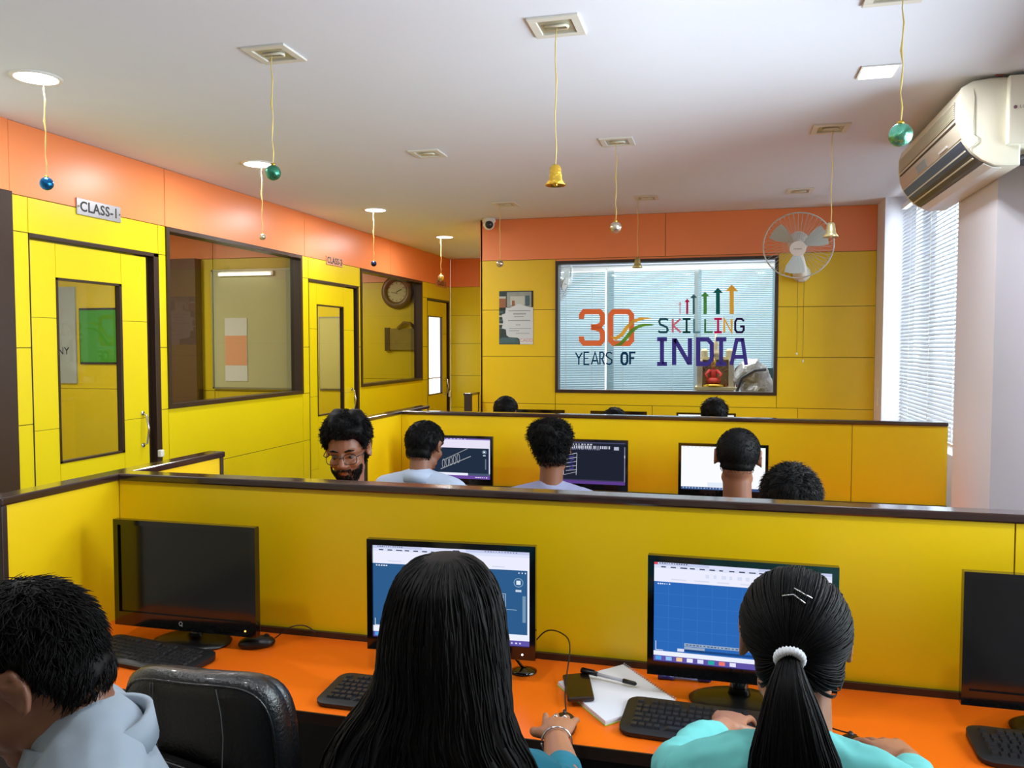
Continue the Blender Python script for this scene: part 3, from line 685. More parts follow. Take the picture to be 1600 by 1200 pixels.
o = thing('ceiling_panel_light', (.605, 3.73, CZ), 'lit square panel light in the ceiling near the air conditioner', 'ceiling light')
MB().box(.53, .68, 3.65, 3.81, CZ-.006, CZ-.001).build('rim', WPL, o)
MB().box(.54, .67, 3.66, 3.80, CZ-.009, CZ-.0055).build('diffuser', GLOWM, o)
l = bpy.data.lights.new('lamp', 'AREA'); l.shape = 'SQUARE'; l.size = .13; l.energy = 15; l.color = (.95, .98, 1)
lo = bpy.data.objects.new('lamp', l); C.objects.link(lo); lo.location = (.605, 3.73, CZ-.012); attach(lo, o)

# ------------------------------------------------------------------ hanging ornaments
def bauble(x, y, z, r, m, label):
    o = thing('hanging_bauble', (x, y, z), label, 'ornament', 'baubles hanging from the ceiling')
    MB().ell((x, y, z), (r, r, r), n=24, m=16).build('ball', m, o, smooth=True)
    MB().lathe([(r*.3, r*.92), (r*.28, r*1.2), (.001, r*1.22)], (x, y, z), 10).build('cap', GOLD, o, smooth=True)
    n = 9; zt = CZ-.01
    MB().tube([(x+.0035*math.sin(k*2.1), y, z+r*1.2+(zt-z-r*1.2)*k/n) for k in range(n+1)], [.0018, .003, .0016, .0035, .002, .0045, .0025, .003, .002, .0018], 5).build('cord', CORD, o)
def bell(x, y, z, s, m, label):
    o = thing('hanging_bell', (x, y, z), label, 'ornament', 'bells hanging from the ceiling')
    MB().lathe([(.001, .5*s), (.16*s, .48*s), (.24*s, .36*s), (.27*s, .1*s), (.32*s, -.18*s), (.47*s, -.40*s), (.44*s, -.42*s), (.28*s, -.2*s), (.2*s, .3*s)], (x, y, z), 20, caps=False).build('body', m, o, smooth=True)
    MB().ell((x, y, z-.36*s), (.1*s, .1*s, .1*s), n=10, m=8).tube([(x, y, z-.3*s), (x, y, z+.3*s)], .02*s, 5).build('clapper', m, o, smooth=True)
    n = 8; zt = CZ-.01
    MB().tube([(x+.003*math.sin(k*1.7), y, z+.5*s+(zt-z-.5*s)*k/n) for k in range(n+1)], [.0015, .0022, .0016, .0025, .002, .003, .0022, .0025, .0015], 5).build('cord', CORD, o)
def foil(n, c, a=.35): return mat(n, c, .2, .85, noise_amt=a, scale=70, bump=.3)
bauble(-2.801, 2.92, 2.34, .028, foil('blue_foil', (30, 110, 170)), 'blue bauble hanging below the nearest round downlight')
bauble(-1.724, 2.92, 2.33, .030, foil('green_foil', (70, 150, 120)), 'green bauble hanging beside the second round downlight, left of centre')
bauble(-2.815, 4.63, 2.334, .021, foil('silver_foil', (214, 208, 190)), 'pale silver bauble in front of the striped orange band above the nearest window')
bell(-.593, 2.92, 2.259, .082, GOLD, 'large gold bell hanging at top centre')
bauble(-.596, 4.63, 2.314, .032, foil('silver_foil', (214, 208, 190)), 'silver bauble hanging in front of the far orange band')
bell(.536, 4.63, 2.257, .085, mat('pale_bell', (216, 206, 160), .3, .6), 'pale bell hanging in front of the wall fan')
bauble(.545, 2.92, 2.332, .037, foil('mint_foil', (110, 190, 160)), 'large green bauble hanging beside the air conditioner')
bauble(-1.76, 6.42, 2.313, .030, foil('silver_foil', (214, 208, 190)), 'small silver bauble above the poster on the far wall')
bell(-.657, 6.42, 2.29, .085, mat('olive_bell', (190, 180, 120), .3, .7), 'small gold bell in front of the far window top')
bauble(-2.859, 6.42, 2.34, .024, foil('navy_foil', (40, 60, 110)), 'dark blue bauble below the third round downlight')
bauble(-2.883, 8.18, 2.364, .034, foil('gold_foil2', (216, 196, 130)), 'pale gold bauble below the farthest round downlight')

# ------------------------------------------------------------------ air conditioner
o = thing('air_conditioner', (1.2, 4.5, 2.4), 'white split air conditioner on the column at the upper right', 'air conditioner')
Y0, Y1 = 3.9, 5.12
prof = [(1.195, 2.775), (1.08, 2.778), (1.01, 2.77), (.965, 2.745), (.95, 2.70), (.95, 2.63), (.958, 2.575), (.978, 2.52), (1.01, 2.475), (1.05, 2.44), (1.10, 2.415), (1.15, 2.41), (1.195, 2.41)]
MB().loft([[(x, y, z) for x, z in prof] for y in (Y0+.015, Y1-.015)]).build('casing', ACW, o, auto=True)
def scaled(k): return [(1.09+(x-1.09)*k+.0, 2.6+(z-2.6)*k) for x, z in prof]
for ya, yb in ((Y0+.015, Y0), (Y1-.015, Y1)):
    sg = 1 if yb > ya else -1
    MB().loft([[(x-.002, y, z) for x, z in q] for y, q in ((ya-sg*.0, [(x, z) for x, z in prof]), (ya+sg*.009, prof), (yb, scaled(.94)))]).build('end_cap', ACW, o, auto=True)
def onprof(t):
    """point on the front of the profile, t measured from index 3 on"""
    i = int(t); f = t-i; a, b = prof[3+i], prof[4+i]; return (a[0]+(b[0]-a[0])*f, a[1]+(b[1]-a[1])*f)
def strip(t0, t1, out, y0, y1, name, m, steps=4, th=.004):
    pts = [onprof(t0+(t1-t0)*k/steps) for k in range(steps+1)]; vs = []
    rings = []
    for k, (x, z) in enumerate(pts):
        a = pts[max(0, k-1)]; b = pts[min(steps, k+1)]; d = Vector((b[0]-a[0], b[1]-a[1])).normalized(); n_ = Vector((d.y, -d.x))
        if n_.x > 0: n_ = -n_
        p1 = (x+n_.x*out, z+n_.y*out); p2 = (x+n_.x*(out-th), z+n_.y*(out-th)); rings.append((p1, p2))
    mb = MB(); n = len(rings); vs = [(q[s_][0], y, q[s_][1]) for y in (y0, y1) for q in rings for s_ in (0, 1)]
    fs = []
    for k in range(n-1):
        i = 2*k; fs += [(i, i+2, i+2+2*n, i+2*n), (i+1, i+3, i+3+2*n, i+1+2*n)]
    fs += [(0, 1, 1+2*n, 2*n), (2*n-2, 2*n-1, 4*n-1, 4*n-2)]
    for k in range(n-1): fs += [(2*k, 2*k+1, 2*k+3, 2*k+2), (2*n+2*k, 2*n+2*k+1, 2*n+2*k+3, 2*n+2*k+2)]
    return mb.add(vs, fs).build(name, m, o)
strip(1.05, 2.1, .0035, Y0+.04, Y1-.04, 'intake_grille', ACG, th=.003)
for k in range(8): strip(1.12+k*.125, 1.17+k*.125, .007, Y0+.045, Y1-.045, 'grille_rib', ACW, steps=1)
strip(2.35, 2.5, .004, Y0+.04, Y1-.04, 'slot', mat('slot_dark', (70, 58, 52), .6), steps=1, th=.003)
strip(2.6, 3.7, .003, Y0+.02, Y1-.02, 'display_strip', mat('ac_grey_strip', (196, 188, 172), .3), th=.002)
strip(2.9, 3.6, .0045, Y0+.6, Y0+.8, 'sticker', mat('sticker_blue', (150, 170, 180), .4), th=.002)
strip(3.85, 6.3, .003, Y0+.035, Y1-.03, 'air_outlet', ACD, th=.002, steps=8)
strip(4.6, 4.72, .012, Y0+.035, Y1-.03, 'louvre', ACW, steps=1)
strip(5.4, 5.52, .012, Y0+.035, Y1-.03, 'louvre', ACW, steps=1)
strip(6.3, 7.6, .008, Y0+.03, Y1-.03, 'outlet_flap', WPL, steps=4)
strip(3.4, 3.55, .008, Y0+.22, Y0+.36, 'clip', WPL, steps=1)
mb = MB().tube([(1.008, Y0+.003, 2.76), (1.014, Y0-.002, 2.70), (1.012, Y0-.003, 2.60), (1.014, Y0-.003, 2.545), (1.03, Y0-.003, 2.535), (1.032, Y0-.003, 2.515), (1.015, Y0-.003, 2.50), (.995, Y0-.002, 2.485)], .0015, 5)
mb.build('side_seam', mat('seam_grey', (150, 146, 130), .6), o)
mb = MB().box(1.135, 1.26, Y0-.03, Y0+.31, 2.49, 2.775); mb.build('rear_cover', ACW, o, bevel=.006)
t = MB(); text_mb(t, 'LG', .018, lambda u, v, w_: (1.187+u, Y0-.0315, 2.642+v), space=1.1); t.build('logo_lettering', mat('logo_grey', (120, 120, 120), .5), o)
MB().lathe([(.007, 0), (.007, .002)], (1.160, Y0-.030, 2.642), 14, rot=Matrix.Rotation(R(90), 3, 'X')).build('logo_disc', mat('logo_maroon', (120, 90, 100), .5), o)
pp = [((1.15, 4.0, 2.47), (1.20, 4.0, 2.455), (1.30, 4.02, 2.47), (1.38, 4.05, 2.46)), ((1.15, 4.05, 2.48), (1.22, 4.0, 2.44), (1.32, 4.0, 2.43), (1.38, 4.05, 2.42)), ((1.16, 3.97, 2.48), (1.18, 3.96, 2.43), (1.24, 3.97, 2.46), (1.38, 4.0, 2.47))]
pp2 = MB()
for q, r_ in zip(pp, (.012, .016, .007)): pp2.tube(q, r_, 8)
pp2.build('refrigerant_pipes', mat('pipe_wrap', (70, 66, 72), .6, noise_amt=.4, scale=50), o, smooth=True)
MB().tube([(1.12, Y0+.02, 2.77), (1.12, Y0+.0, 2.785), (1.09, Y0+.0, 2.785)], .003, 5).build('wire', mat('wire_red', (150, 70, 60), .5), o)

# ------------------------------------------------------------------ partitions and desks
def side_panel(x, s0, s1, label, capz=1.207, w_=.05):
    o = thing('side_partition', (x, (s0+s1)/2, 0), label, 'partition')
    MB().box(x-w_/2, x+w_/2, s0+.02, s1-.02, .0, capz).build('panel', YELD, o)
    for a, b in ((s0, s0+.02), (s1-.02, s1)): MB().box(x-w_/2-.006, x+w_/2+.006, a, b, 0, capz).build('end_strip', BRN, o, bevel=.003)
    MB().box(x-w_/2-.012, x+w_/2+.012, s0-.004, s1+.004, capz, capz+.024).build('capping', CAP, o, bevel=.006)
    return o
def partition(yf, x0, x1, seams, label, capz=1.207):
    o = thing('partition', ((x0+x1)/2, yf+.025, 0), label, 'partition')
    MB().box(x0, x1, yf+.006, yf+.044, 0, capz).build('core', GRT, o)
    e = [x0]+list(seams)+[x1]
    for i in range(len(e)-1):
        for ya, yb in ((yf, yf+.0065), (yf+.0435, yf+.05)):
            MB().box(e[i]+.002, e[i+1]-.002, ya, yb, .09, capz).build('panel', YELD, o)
    MB().box(x0, x1, yf-.012, yf+.062, capz, capz+.024).build('capping', CAP, o, bevel=.006)
    MB().box(x0, x1, yf-.003, yf+.053, 0, .09).build('skirting', BRN, o)
partition(2.28, -1.93, 1.345, (.71,), 'long yellow partition with brown capping behind the nearest row of monitors')
partition(4.95, -2.02, 1.198, (.706,), 'long yellow partition with brown capping behind the middle row of monitors')
side_panel(-1.956, 1.82, 2.86, 'short yellow side panel at the left end of the nearest desk')
side_panel(-2.046, 4.40, 5.45, 'short yellow side panel at the left end of the middle desk')
side_panel(-2.205, 6.96, 7.195, 'short yellow side panel at the left end of the farthest desk', w_=.06)
def desk(x0, x1, y0, y1, front, label, trimside=None):
    o = thing('desk', ((x0+x1)/2, (y0+y1)/2, 0), label, 'desk')
    MB().box(x0, x1, y0, y1, .724, .75).build('top', DESK, o)
    e = (y0-.004, y0) if front < 0 else (y1, y1+.004)
    MB().box(x0, x1, e[0], e[1], .722, .7505).build('edge_strip', BRN, o)
    b = (y1-.012, y1) if front < 0 else (y0, y0+.012)
    MB().box(x0, x1, b[0], b[1], .75, .768).build('back_trim', BRN, o)
    n = 4
    for k in range(n):
        x = x0+.02+(x1-x0-.06)*k/(n-1); MB().box(x, x+.02, y0+.05, y1-.01, 0, .724).build('support', mat('support_black', (24, 22, 22), .6), o)
    z = (y1-.02, y1-.006) if front < 0 else (y0+.006, y0+.02)
    MB().box(x0+.02, x1-.02, z[0], z[1], .3, .724).build('modesty_panel', mat('support_black', (24, 22, 22), .6), o)
    return o
desk(-1.93, 1.345, 1.792, 2.279, -1, 'long orange desk top in the foreground carrying the nearest monitors')
desk(-1.93, 1.345, 2.331, 2.83, 1, 'orange desk on the far side of the nearest partition')
desk(-2.02, 1.198, 4.45, 4.949, -1, 'orange desk carrying the middle row of monitors')
desk(-2.02, 1.198, 5.001, 5.45, 1, 'orange desk on the far side of the middle partition')
desk(-2.17, 1.187, 6.74, 7.188, -1, 'orange desk under the far window with the farthest monitors')

# ------------------------------------------------------------------ monitors
def glow(n, c, s=1.0): return emis('screen_'+n, c, s)
def monitor(loc, rz, w_, h, zb, label, off=False, draw=None, led=None, logo=False, chin=.035, bez=.016, screen=None):
    """loc: point on the desk under the screen centre, zb: bottom of the casing above the desk"""
    o = thing('monitor', loc, label, 'monitor', rz=rz)
    def B(name, mb, m, par=o, **k): return mb.build(name, m, par, local=True, **k)
    z0, z1 = zb, zb+h; hw = w_/2
    fr = MB()
    for a in ((-hw, hw, z0, z0+chin), (-hw, hw, z1-bez, z1), (-hw, -hw+bez, z0+chin, z1-bez), (hw-bez, hw, z0+chin, z1-bez)): fr.box(a[0], a[1], -.016, .006, a[2], a[3])
    B('bezel', fr, BLKG)
    B('back_shell', MB().loft([[(x*hw*k, y, (z0+z1)/2+z*h/2*k2) for x, z in ((-1, -1), (1, -1), (1, 1), (-1, 1))] for y, k, k2 in ((.006, .995, .99), (.02, .97, .95), (.045, .6, .55))]), BLKM)
    sc_ = B('screen', MB().box(-hw+bez, hw-bez, -.009, -.004, z0+chin, z1-bez), (mat('screen_off', (9, 9, 9), .12, coat=.4) if off else (screen or glow('canvas', (44, 92, 150)))))
    if off: tag(sc_, 'dark switched-off screen')
    B('neck', MB().tube([(0, .035, .008), (0, .04, zb*.6), (0, .034, zb+.09)], [(.032, .02), (.022, .016), (.03, .014)], 12, right=(1, 0, 0)), BLKG, smooth=True)
    B('base', MB().lathe([(.0, 0), (.105, 0), (.108, .006), (.09, .014), (.03, .02), (.0, .021)], (0, 0, 0), 32, caps=False).xf(Matrix.Diagonal((1.15, .82, 1, 1)) @ Matrix.Translation((0, .03, 0))), BLK, smooth=True)
    if led: B('power_light', MB().lathe([(.0025, 0), (.0025, .002)], (hw-.035, -.0155, z0+chin*.42), 10, rot=Matrix.Rotation(R(90), 3, 'X')), emis('led_'+led, {'orange': (255, 170, 70), 'white': (255, 255, 255)}[led], 4))
    if logo:
        q = MB(); f = lambda u, v, d: (-.01+u, -.0163-d, z0+chin*.5+v)
        stroke(q, [(.0055*math.cos(a), .006*math.sin(a)) for a in [math.pi*2*k/10 for k in range(10)]], .0018, f, 0, .0005, closed=True); stroke(q, [(.001, -.003), (.006, -.008)], .0018, f, 0, .0005)
        B('logo', q, mat('logo_silver', (190, 190, 196), .4, .4))
    if not off and draw:
        sw, sh = w_-2*bez, h-bez-chin
        g = MB(); ms = []; ix = {}
        def mi(c, s=1.0):
            if c not in ix: ix[c] = len(ms); ms.append(glow('%d_%d_%d' % c, c, s))
            return ix[c]
        f = lambda u, v, d: (-hw+bez+u*sw, -.0092-d, z1-bez-v*sh)
        def rect(u0, u1, v0, v1, c, d=.0003): g.add([f(u0, v0, d), f(u1, v0, d), f(u1, v1, d), f(u0, v1, d)], [(0, 1, 2, 3)], mi(c))
        def line(pts, wd, c, d=.0007, closed=False):
            L, Rr = ribbon([(p[0]*sw, p[1]*sh) for p in pts], wd, closed); n = len(pts)
            vs = [f(p.x/sw, p.y/sh, d) for p in L+Rr]; m = n if closed else n-1
            g.add(vs, [(i, (i+1) % n, n+(i+1) % n, n+i) for i in range(m)], mi(c))
        draw(rect, line); B('screen_image', g, ms)
    return o
Wt = (236, 240, 255); Wd = (214, 222, 244); Ln = (190, 214, 232); Dk = (60, 66, 90)
def ticks(rect, v, n, a, b, c, h=.012):
    rnd = random.Random(n)
    for k in range(n):
        u = a+(b-a)*k/n; rect(u, u+(b-a)/n*rnd.uniform(.3, .75), v, v+h, c, .0009)
def cad_top(rect, line, bg=(236, 238, 255)):
    rect(0, 1, 0, .035, (196, 204, 236)); rect(.32, .60, 0, .035, (222, 226, 255), .0005); ticks(rect, .01, 12, .03, .20, Dk, .01); ticks(rect, .012, 12, .72, .93, (120, 126, 170), .01)
    rect(0, 1, .035, .065, (220, 226, 250)); ticks(rect, .045, 11, .04, .66, Dk, .012); rect(0, 1, .065, .20, bg)
    ticks(rect, .10, 7, .3, .62, (216, 222, 244), .035); ticks(rect, .165, 6, .1, .9, (216, 220, 240), .012)
def taskbar(rect, icons=True, purple=(96, 84, 168)):
    rect(0, 1, .945, 1, purple); 
    if icons:
        for k, c in enumerate(((80, 160, 230), (140, 190, 240), (240, 200, 150), (236, 236, 250), (220, 226, 250), (40, 170, 160), (236, 120, 110), (230, 230, 250))): rect(.01+k*.062, .045+k*.062, .952, .990, c, .0006)
        ticks(rect, .965, 4, .86, .96, (230, 230, 255), .014)
def cube_nav(line, rect, u, v):
    line([(u+.028*math.cos(a), v+.045*math.sin(a)) for a in [math.pi*2*k/18 for k in range(18)]], .0016, (150, 180, 205), closed=True)
    rect(u-.013, u+.013, v-.022, v+.022, (226, 238, 250), .0008); rect(u-.018, u+.018, v+.075, v+.098, (200, 216, 230), .0008)
def drawA(rect, line):
    rect(0, .985, .20, .88, (46, 92, 140), .0004); cad_top(rect, line); rect(.985, 1, .065, .945, Wt); rect(0, .006, .065, .945, Wt); ticks(rect, .215, 5, .02, .1, Wt, .012)
    rect(0, 1, .88, .945, Wt); cube_nav(line, rect, .93, .33); rect(.955, .975, .47, .75, (120, 150, 176), .0006)
    rr = lambda a, b, c, e, wd=.0012: line([(a, c), (b, c), (b, e), (a, e)], wd, Ln, closed=True)
    rr(.60, .85, .455, .905); rr(.61, .84, .47, .90, .0008); rr(.77, .835, .485, .61, .001); rr(.645, .745, .485, .60, .001)
    line([(.66, .64), (.70, .58), (.74, .60), (.77, .63), (.79, .64), (.79, .82)], .0012, Ln); line([(.67, .66), (.70, .61), (.735, .62), (.76, .65), (.775, .67), (.775, .82)], .001, Ln)
    rr(.80, .83, .66, .80, .001); rr(.80, .83, .83, .89, .001); line([(.765, .36), (.765, .48)], .0008, Ln); line([(.80, .62), (.92, .62)], .0008, Ln)
    line([(.012, .80), (.012, .875), (.05, .875)], .0014, Wt); taskbar(rect)
    for u in (.93, .95, .97): rect(u, u+.006, .22, .235, Wt, .0008)
def drawB(rect, line):
    rect(0, .99, .20, .90, (44, 104, 184), .0004); cad_top(rect, line); rect(0, .02, .0, .03, (220, 70, 90), .001); rect(.99, 1, .065, .945, Wt); rect(0, .006, .065, .945, Wt); ticks(rect, .215, 6, .02, .1, Wt, .012)
    for k in range(1, 12): line([(k*.085, .20), (k*.085, .90)], .0006, (64, 124, 200), .0005)
    for k in range(1, 6): line([(0, .20+k*.12), (.99, .20+k*.12)], .0006, (64, 124, 200), .0005)
    rect(.18, .985, .80, .83, (150, 170, 196), .0007); rect(.18, .30, .835, .86, (150, 170, 196), .0007); ticks(rect, .81, 20, .19, .6, (60, 90, 130), .01); rect(.14, .18, .86, .89, Wd, .0007); rect(.18, .985, .86, .885, (28, 70, 130), .0007)
    rect(0, 1, .90, .945, Wt); line([(.012, .80), (.012, .89), (.055, .89)], .0014, Wt); taskbar(rect)
    rect(.95, .985, .22, .25, (20, 40, 80), .0008)
def drawC(rect, line):
    rect(0, 1, 0, .035, (120, 96, 180)); ticks(rect, .01, 14, .02, .7, (220, 220, 250), .014); rect(0, 1, .035, .24, (232, 226, 246)); rect(0, .98, .24, .86, (34, 46, 66), .0004); rect(.98, 1, .24, .9, Wd)
    rect(0, .7, .86, .92, Wt); rect(.7, 1, .86, .92, (70, 84, 110)); rect(0, 1, .92, 1, (110, 76, 160)); ticks(rect, .95, 6, .8, .97, Wt, .02)
    G_ = (150, 156, 160)
    line([(.33, .78), (.74, .44)], .005, G_); line([(.35, .57), (.70, .25)], .005, (130, 136, 142))
    for k in range(5):
        u, v = .37+k*.05, .58-k*.035; line([(u+.018*math.cos(a), v+.06+.11*math.sin(a)) for a in [math.pi*2*j/14 for j in range(14)]], .002, (190, 194, 196), closed=True)
    cube_nav(line, rect, .92, .33); rect(.93, .945, .50, .76, (110, 120, 136), .0006)
def drawD(rect, line):
    rect(0, 1, 0, 1, (32, 36, 50), .0002); rect(0, 1, 0, .03, (70, 74, 104)); ticks(rect, .045, 16, .02, .6, (200, 200, 214), .03)
    ticks(rect, .09, 26, .12, .82, (196, 198, 214), .07); rect(.86, .92, .10, .18, (180, 184, 204), .0006); ticks(rect, .16, 20, .15, .7, (120, 124, 150), .03)
    for u in (.24, .40): line([(u, .28), (u-.01, .80)], .003, (190, 190, 206))
    for k in range(5): line([(.26, .34+k*.09), (.40, .27+k*.1)], .003, (190, 190, 206)); line([(.30+.02*(k % 2), .38+k*.07), (.36, .35+k*.07)], .006, (70, 66, 150))
    line([(.06, .66), (.24, .80), (.40, .72)], .002, (190, 190, 206)); rect(.985, 1, .1, .93, (120, 124, 150)); rect(0, .2, .88, .92, (220, 216, 246)); rect(0, 1, .92, 1, (92, 62, 140)); rect(.2, .98, .90, .93, (60, 58, 84))
    rect(.985, 1, .3, .36, (190, 190, 206), .0006)
def drawE(rect, line):
    rect(0, 1, 0, 1, (250, 252, 255), .0002); rect(0, 1, .94, 1, (60, 84, 130)); ticks(rect, .95, 16, .02, .6, (150, 180, 220), .03); rect(.32, .5, .83, .93, (226, 236, 250)); ticks(rect, .012, 10, .02, .5, (200, 210, 226), .012)
monitor((-1.555, 2.11, .75), R(0), .485, .325, .048, 'switched-off black monitor at the left end of the nearest desk', off=True, led='orange', logo=True, chin=.042)
monitor((-.708, 2.08, .75), R(3.5), .468, .305, .068, 'monitor showing a blue drawing program in front of the long haired woman', draw=drawA, led='white', chin=.035)
monitor((.046, 2.08, .75), R(-1), .452, .305, .068, 'monitor showing an empty blue drawing grid in front of the woman with the ponytail', draw=drawB)
monitor((.785, 2.1, .75), R(0), .478, .315, .062, 'switched-off black monitor cut off by the right edge of the photo', off=True)
monitor((-1.58, 4.70, .75), R(0), .50, .295, .065, 'middle row monitor with pipe drawing beside the man in the white shirt', draw=drawC)
monitor((-.775, 4.70, .75), R(0), .50, .295, .065, 'middle row monitor with dark ladder drawing beside the curly haired man', draw=drawD)
monitor((0.0, 4.70, .75), R(0), .485, .295, .06, 'middle row monitor with a plain white screen', draw=drawE, screen=glow('white', (250, 252, 255)))
for x, lb in ((-1.57, 'farthest row monitor below the poster, only its top edge showing'), (-.865, 'farthest row monitor below the painted words YEARS OF'), (-.14, 'farthest row monitor below the painted word INDIA')):
    monitor((x, 6.98, .75), 0, .48, .29, .055, lb, draw=drawE if x > -.5 else None, off=x < -.5)

# ------------------------------------------------------------------ keyboards, mice, small things
KP = None
def keyboard(c, rz, w_=.45, d=.165, label='', mod=True):
    global KP
    o = thing('keyboard', (c[0], c[1], .75), label, 'keyboard', rz=rz)
    poly = []
    for cx, cy, a0 in ((w_/2-.03, -d/2+.03, -90), (w_/2-.03, d/2-.03, 0), (-w_/2+.03, d/2-.03, 90), (-w_/2+.03, -d/2+.03, 180)):
        for k in range(5): a = R(a0+k*22.5); poly.append((cx+.03*math.cos(a), cy+.03*math.sin(a)))
    hz = lambda y: .012+.010*(y+d/2)/d
    mb = MB().loft([[(x*.98, y*.97, .001) for x, y in poly], [(x, y, .006) for x, y in poly], [(x, y, hz(y)) for x, y in poly], [(x*.97, y*.93, hz(y)+.003) for x, y in poly]])
    mb.build('body', BLKM, o, local=True, auto=True)
    ks = (w_-.05)/22; kd = (d-.045)/6
    if KP is None:
        KP = MB().loft([[(x*.5, y*.5, 0) for x, y in ((-1, -1), (1, -1), (1, 1), (-1, 1))], [(x*.36, y*.36, 1) for x, y in ((-1, -1), (1, -1), (1, 1), (-1, 1))]]).mesh('key', KEYM)
    for r_ in range(6):
        u = 0; cols = []
        while u < 22:
            kw = 1
            if r_ == 0 and 4 <= u < 10: kw = 6
            elif r_ in (1, 2) and u in (0, 13): kw = 1.5 if u == 0 else 1.5
            if 15 <= u < 15.6 or 18.2 <= u < 18.8: u += .5; continue
            if u+kw > 22: break
            cols.append((u, kw)); u += kw
        for u, kw in cols:
            if r_ == 5 and int(u) % 5 == 1: continue
            k = bpy.data.objects.new('key', KP); C.objects.link(k); k.parent = o
            y = -d/2+.022+(r_+.5)*kd+(.004 if r_ == 5 else 0)
            k.location = (-w_/2+.025+(u+kw/2)*ks, y, hz(y)+.002); k.scale = (ks*kw*.92, kd*.88, .006)
    return o
keyboard((-1.60, 1.985), R(-8), .40, .155, label='black keyboard in front of the switched-off left monitor')
keyboard((-.775, 1.905), R(0), .42, .17, label='black keyboard partly hidden by the long haired woman')
keyboard((-.005, 1.935), R(-3), .44, .18, label='black keyboard under the hands of the woman with the ponytail')
keyboard((.765, 1.985), R(-2), .44, .16, label='black keyboard at the right edge of the desk')
def mouse(c, rz, label, cable):
    o = thing('mouse', (c[0], c[1], .75), label, 'mouse', rz=rz)
    mb = MB().ell((0, 0, .012), (.031, .054, .022), n=20, m=12); mb.v = [(x, y, max(z, .001)) for x, y, z in mb.v]
    mb.build('body', BLK, o, smooth=True, local=True)
    MB().lathe([(.007, -.004), (.009, 0), (.007, .004)], (0, .028, .029), 12, rot=Matrix.Rotation(R(90), 3, 'Y')).build('wheel', BLKM, o, local=True)
    pts = [Vector(p) for p in cable]; sm = []
    for i in range(len(pts)-1):
        a = pts[max(i-1, 0)]; b = pts[i]; c_ = pts[i+1]; d = pts[min(i+2, len(pts)-1)]
        for k in range(6):
            t = k/6; sm.append(.5*((2*b)+(-a+c_)*t+(2*a-5*b+4*c_-d)*t*t+(-a+3*b-3*c_+d)*t**3))
    sm.append(pts[-1]); MB().tube(sm, .0019, 6).build('cable', BLK, o, smooth=True)
mouse((-.354, 1.852), R(5), 'black mouse under the ringed hand of the long haired woman', [(-.358, 1.905, .77), (-.374, 1.98, .80), (-.385, 2.10, .86), (-.42, 2.16, .87), (-.47, 2.19, .86), (-.52, 2.21, .80), (-.55, 2.24, .76)])
mouse((.290, 1.905), R(10), 'black mouse under the right hand of the woman with the ponytail', [(.30, 1.955, .77), (.24, 2.02, .757), (.22, 2.12, .757), (.25, 2.2, .757), (.25, 2.25, .76)])
mouse((-1.345, 2.15), R(-60), 'black mouse behind the left keyboard beside the switched-off monitor', [(-1.30, 2.175, .77), (-1.26, 2.20, .80), (-1.22, 2.22, .80), (-1.2, 2.24, .77), (-1.26, 2.255, .757)])
o = thing('webcam_stand', (-.525, 2.16, .75), 'small black round stand beside the monitor of the long haired woman', 'stand')
MB().lathe([(.0, 0), (.034, 0), (.036, .004), (.02, .008), (.006, .012)], (-.525, 2.165, .75), 24, caps=False).build('base', BLKG, o, smooth=True)
MB().tube([(-.525, 2.165, .758), (-.55, 2.16, .79), (-.565, 2.15, .80)], .004, 8).build('neck', BLKG, o, smooth=True)
# notebook
nb_ = [P(945, 1130, 2, .765), P(1062, 1094, 2, .765), P(973, 1036, 2, .765), P(925, 1041, 2, .765), P(872, 1062, 2, .765)]
c0, c1, c2 = Vector((-.262, 1.895)), Vector((-.105, 2.06)), Vector((-.262, 2.262)); c3 = c0+(c2-c1)
o = thing('notebook', ((c0.x+c2.x)/2, (c0.y+c2.y)/2, .75), 'open white spiral notebook lying between the two foreground women', 'notebook')
def lay(mb, a, b, c, d, z0, z1): mb.add([(p.x, p.y, z) for z in (z0, z1) for p in (a, b, c, d)], [(0, 3, 2, 1), (4, 5, 6, 7), (0, 1, 5, 4), (1, 2, 6, 5), (2, 3, 7, 6), (3, 0, 4, 7)])
mb = MB(); lay(mb, c0, c1, c2, c3, .7502, .7525); mb.build('cover', mat('lime_cover', (170, 196, 60), .6), o)
cc = (c0+c1+c2+c3)/4; sk = lambda p, k: cc+(p-cc)*k
for j in range(6):
    mb = MB(); kk = .985-.004*(j % 3); lay(mb, sk(c0, kk), sk(c1, kk), sk(c2, kk), sk(c3, kk), .7526+j*.0016, .754+j*.0016); mb.build('page', PAPER, o)
for k in range(26):
    q = c1+(c2-c1)*((k+.5)/26); nn = (c1-c0).normalized()
    MB().tube([(q.x-nn.x*.006, q.y-nn.y*.006, .7622), (q.x, q.y, .7655), (q.x+nn.x*.004, q.y+nn.y*.004, .757), (q.x, q.y, .751)], .0008, 4).build('spiral_ring', CHR, o)
tb = MB(); dd = (c2-c3).normalized(); ee = (c2-c1).normalized()
for j in range(5):
    a = c3+dd*.035-ee*(.02+j*.012); 
    for k in range(5-j):
        s_ = a+dd*(.016*k); e_ = s_+dd*.011; L, Rr = ribbon([s_, e_], .0012); tb.add([(p.x, p.y, .7637) for p in (L[0], L[1], Rr[1], Rr[0])], [(0, 1, 2, 3)])
tb.build('handwriting', mat('pencil', (120, 124, 130), .8), o)
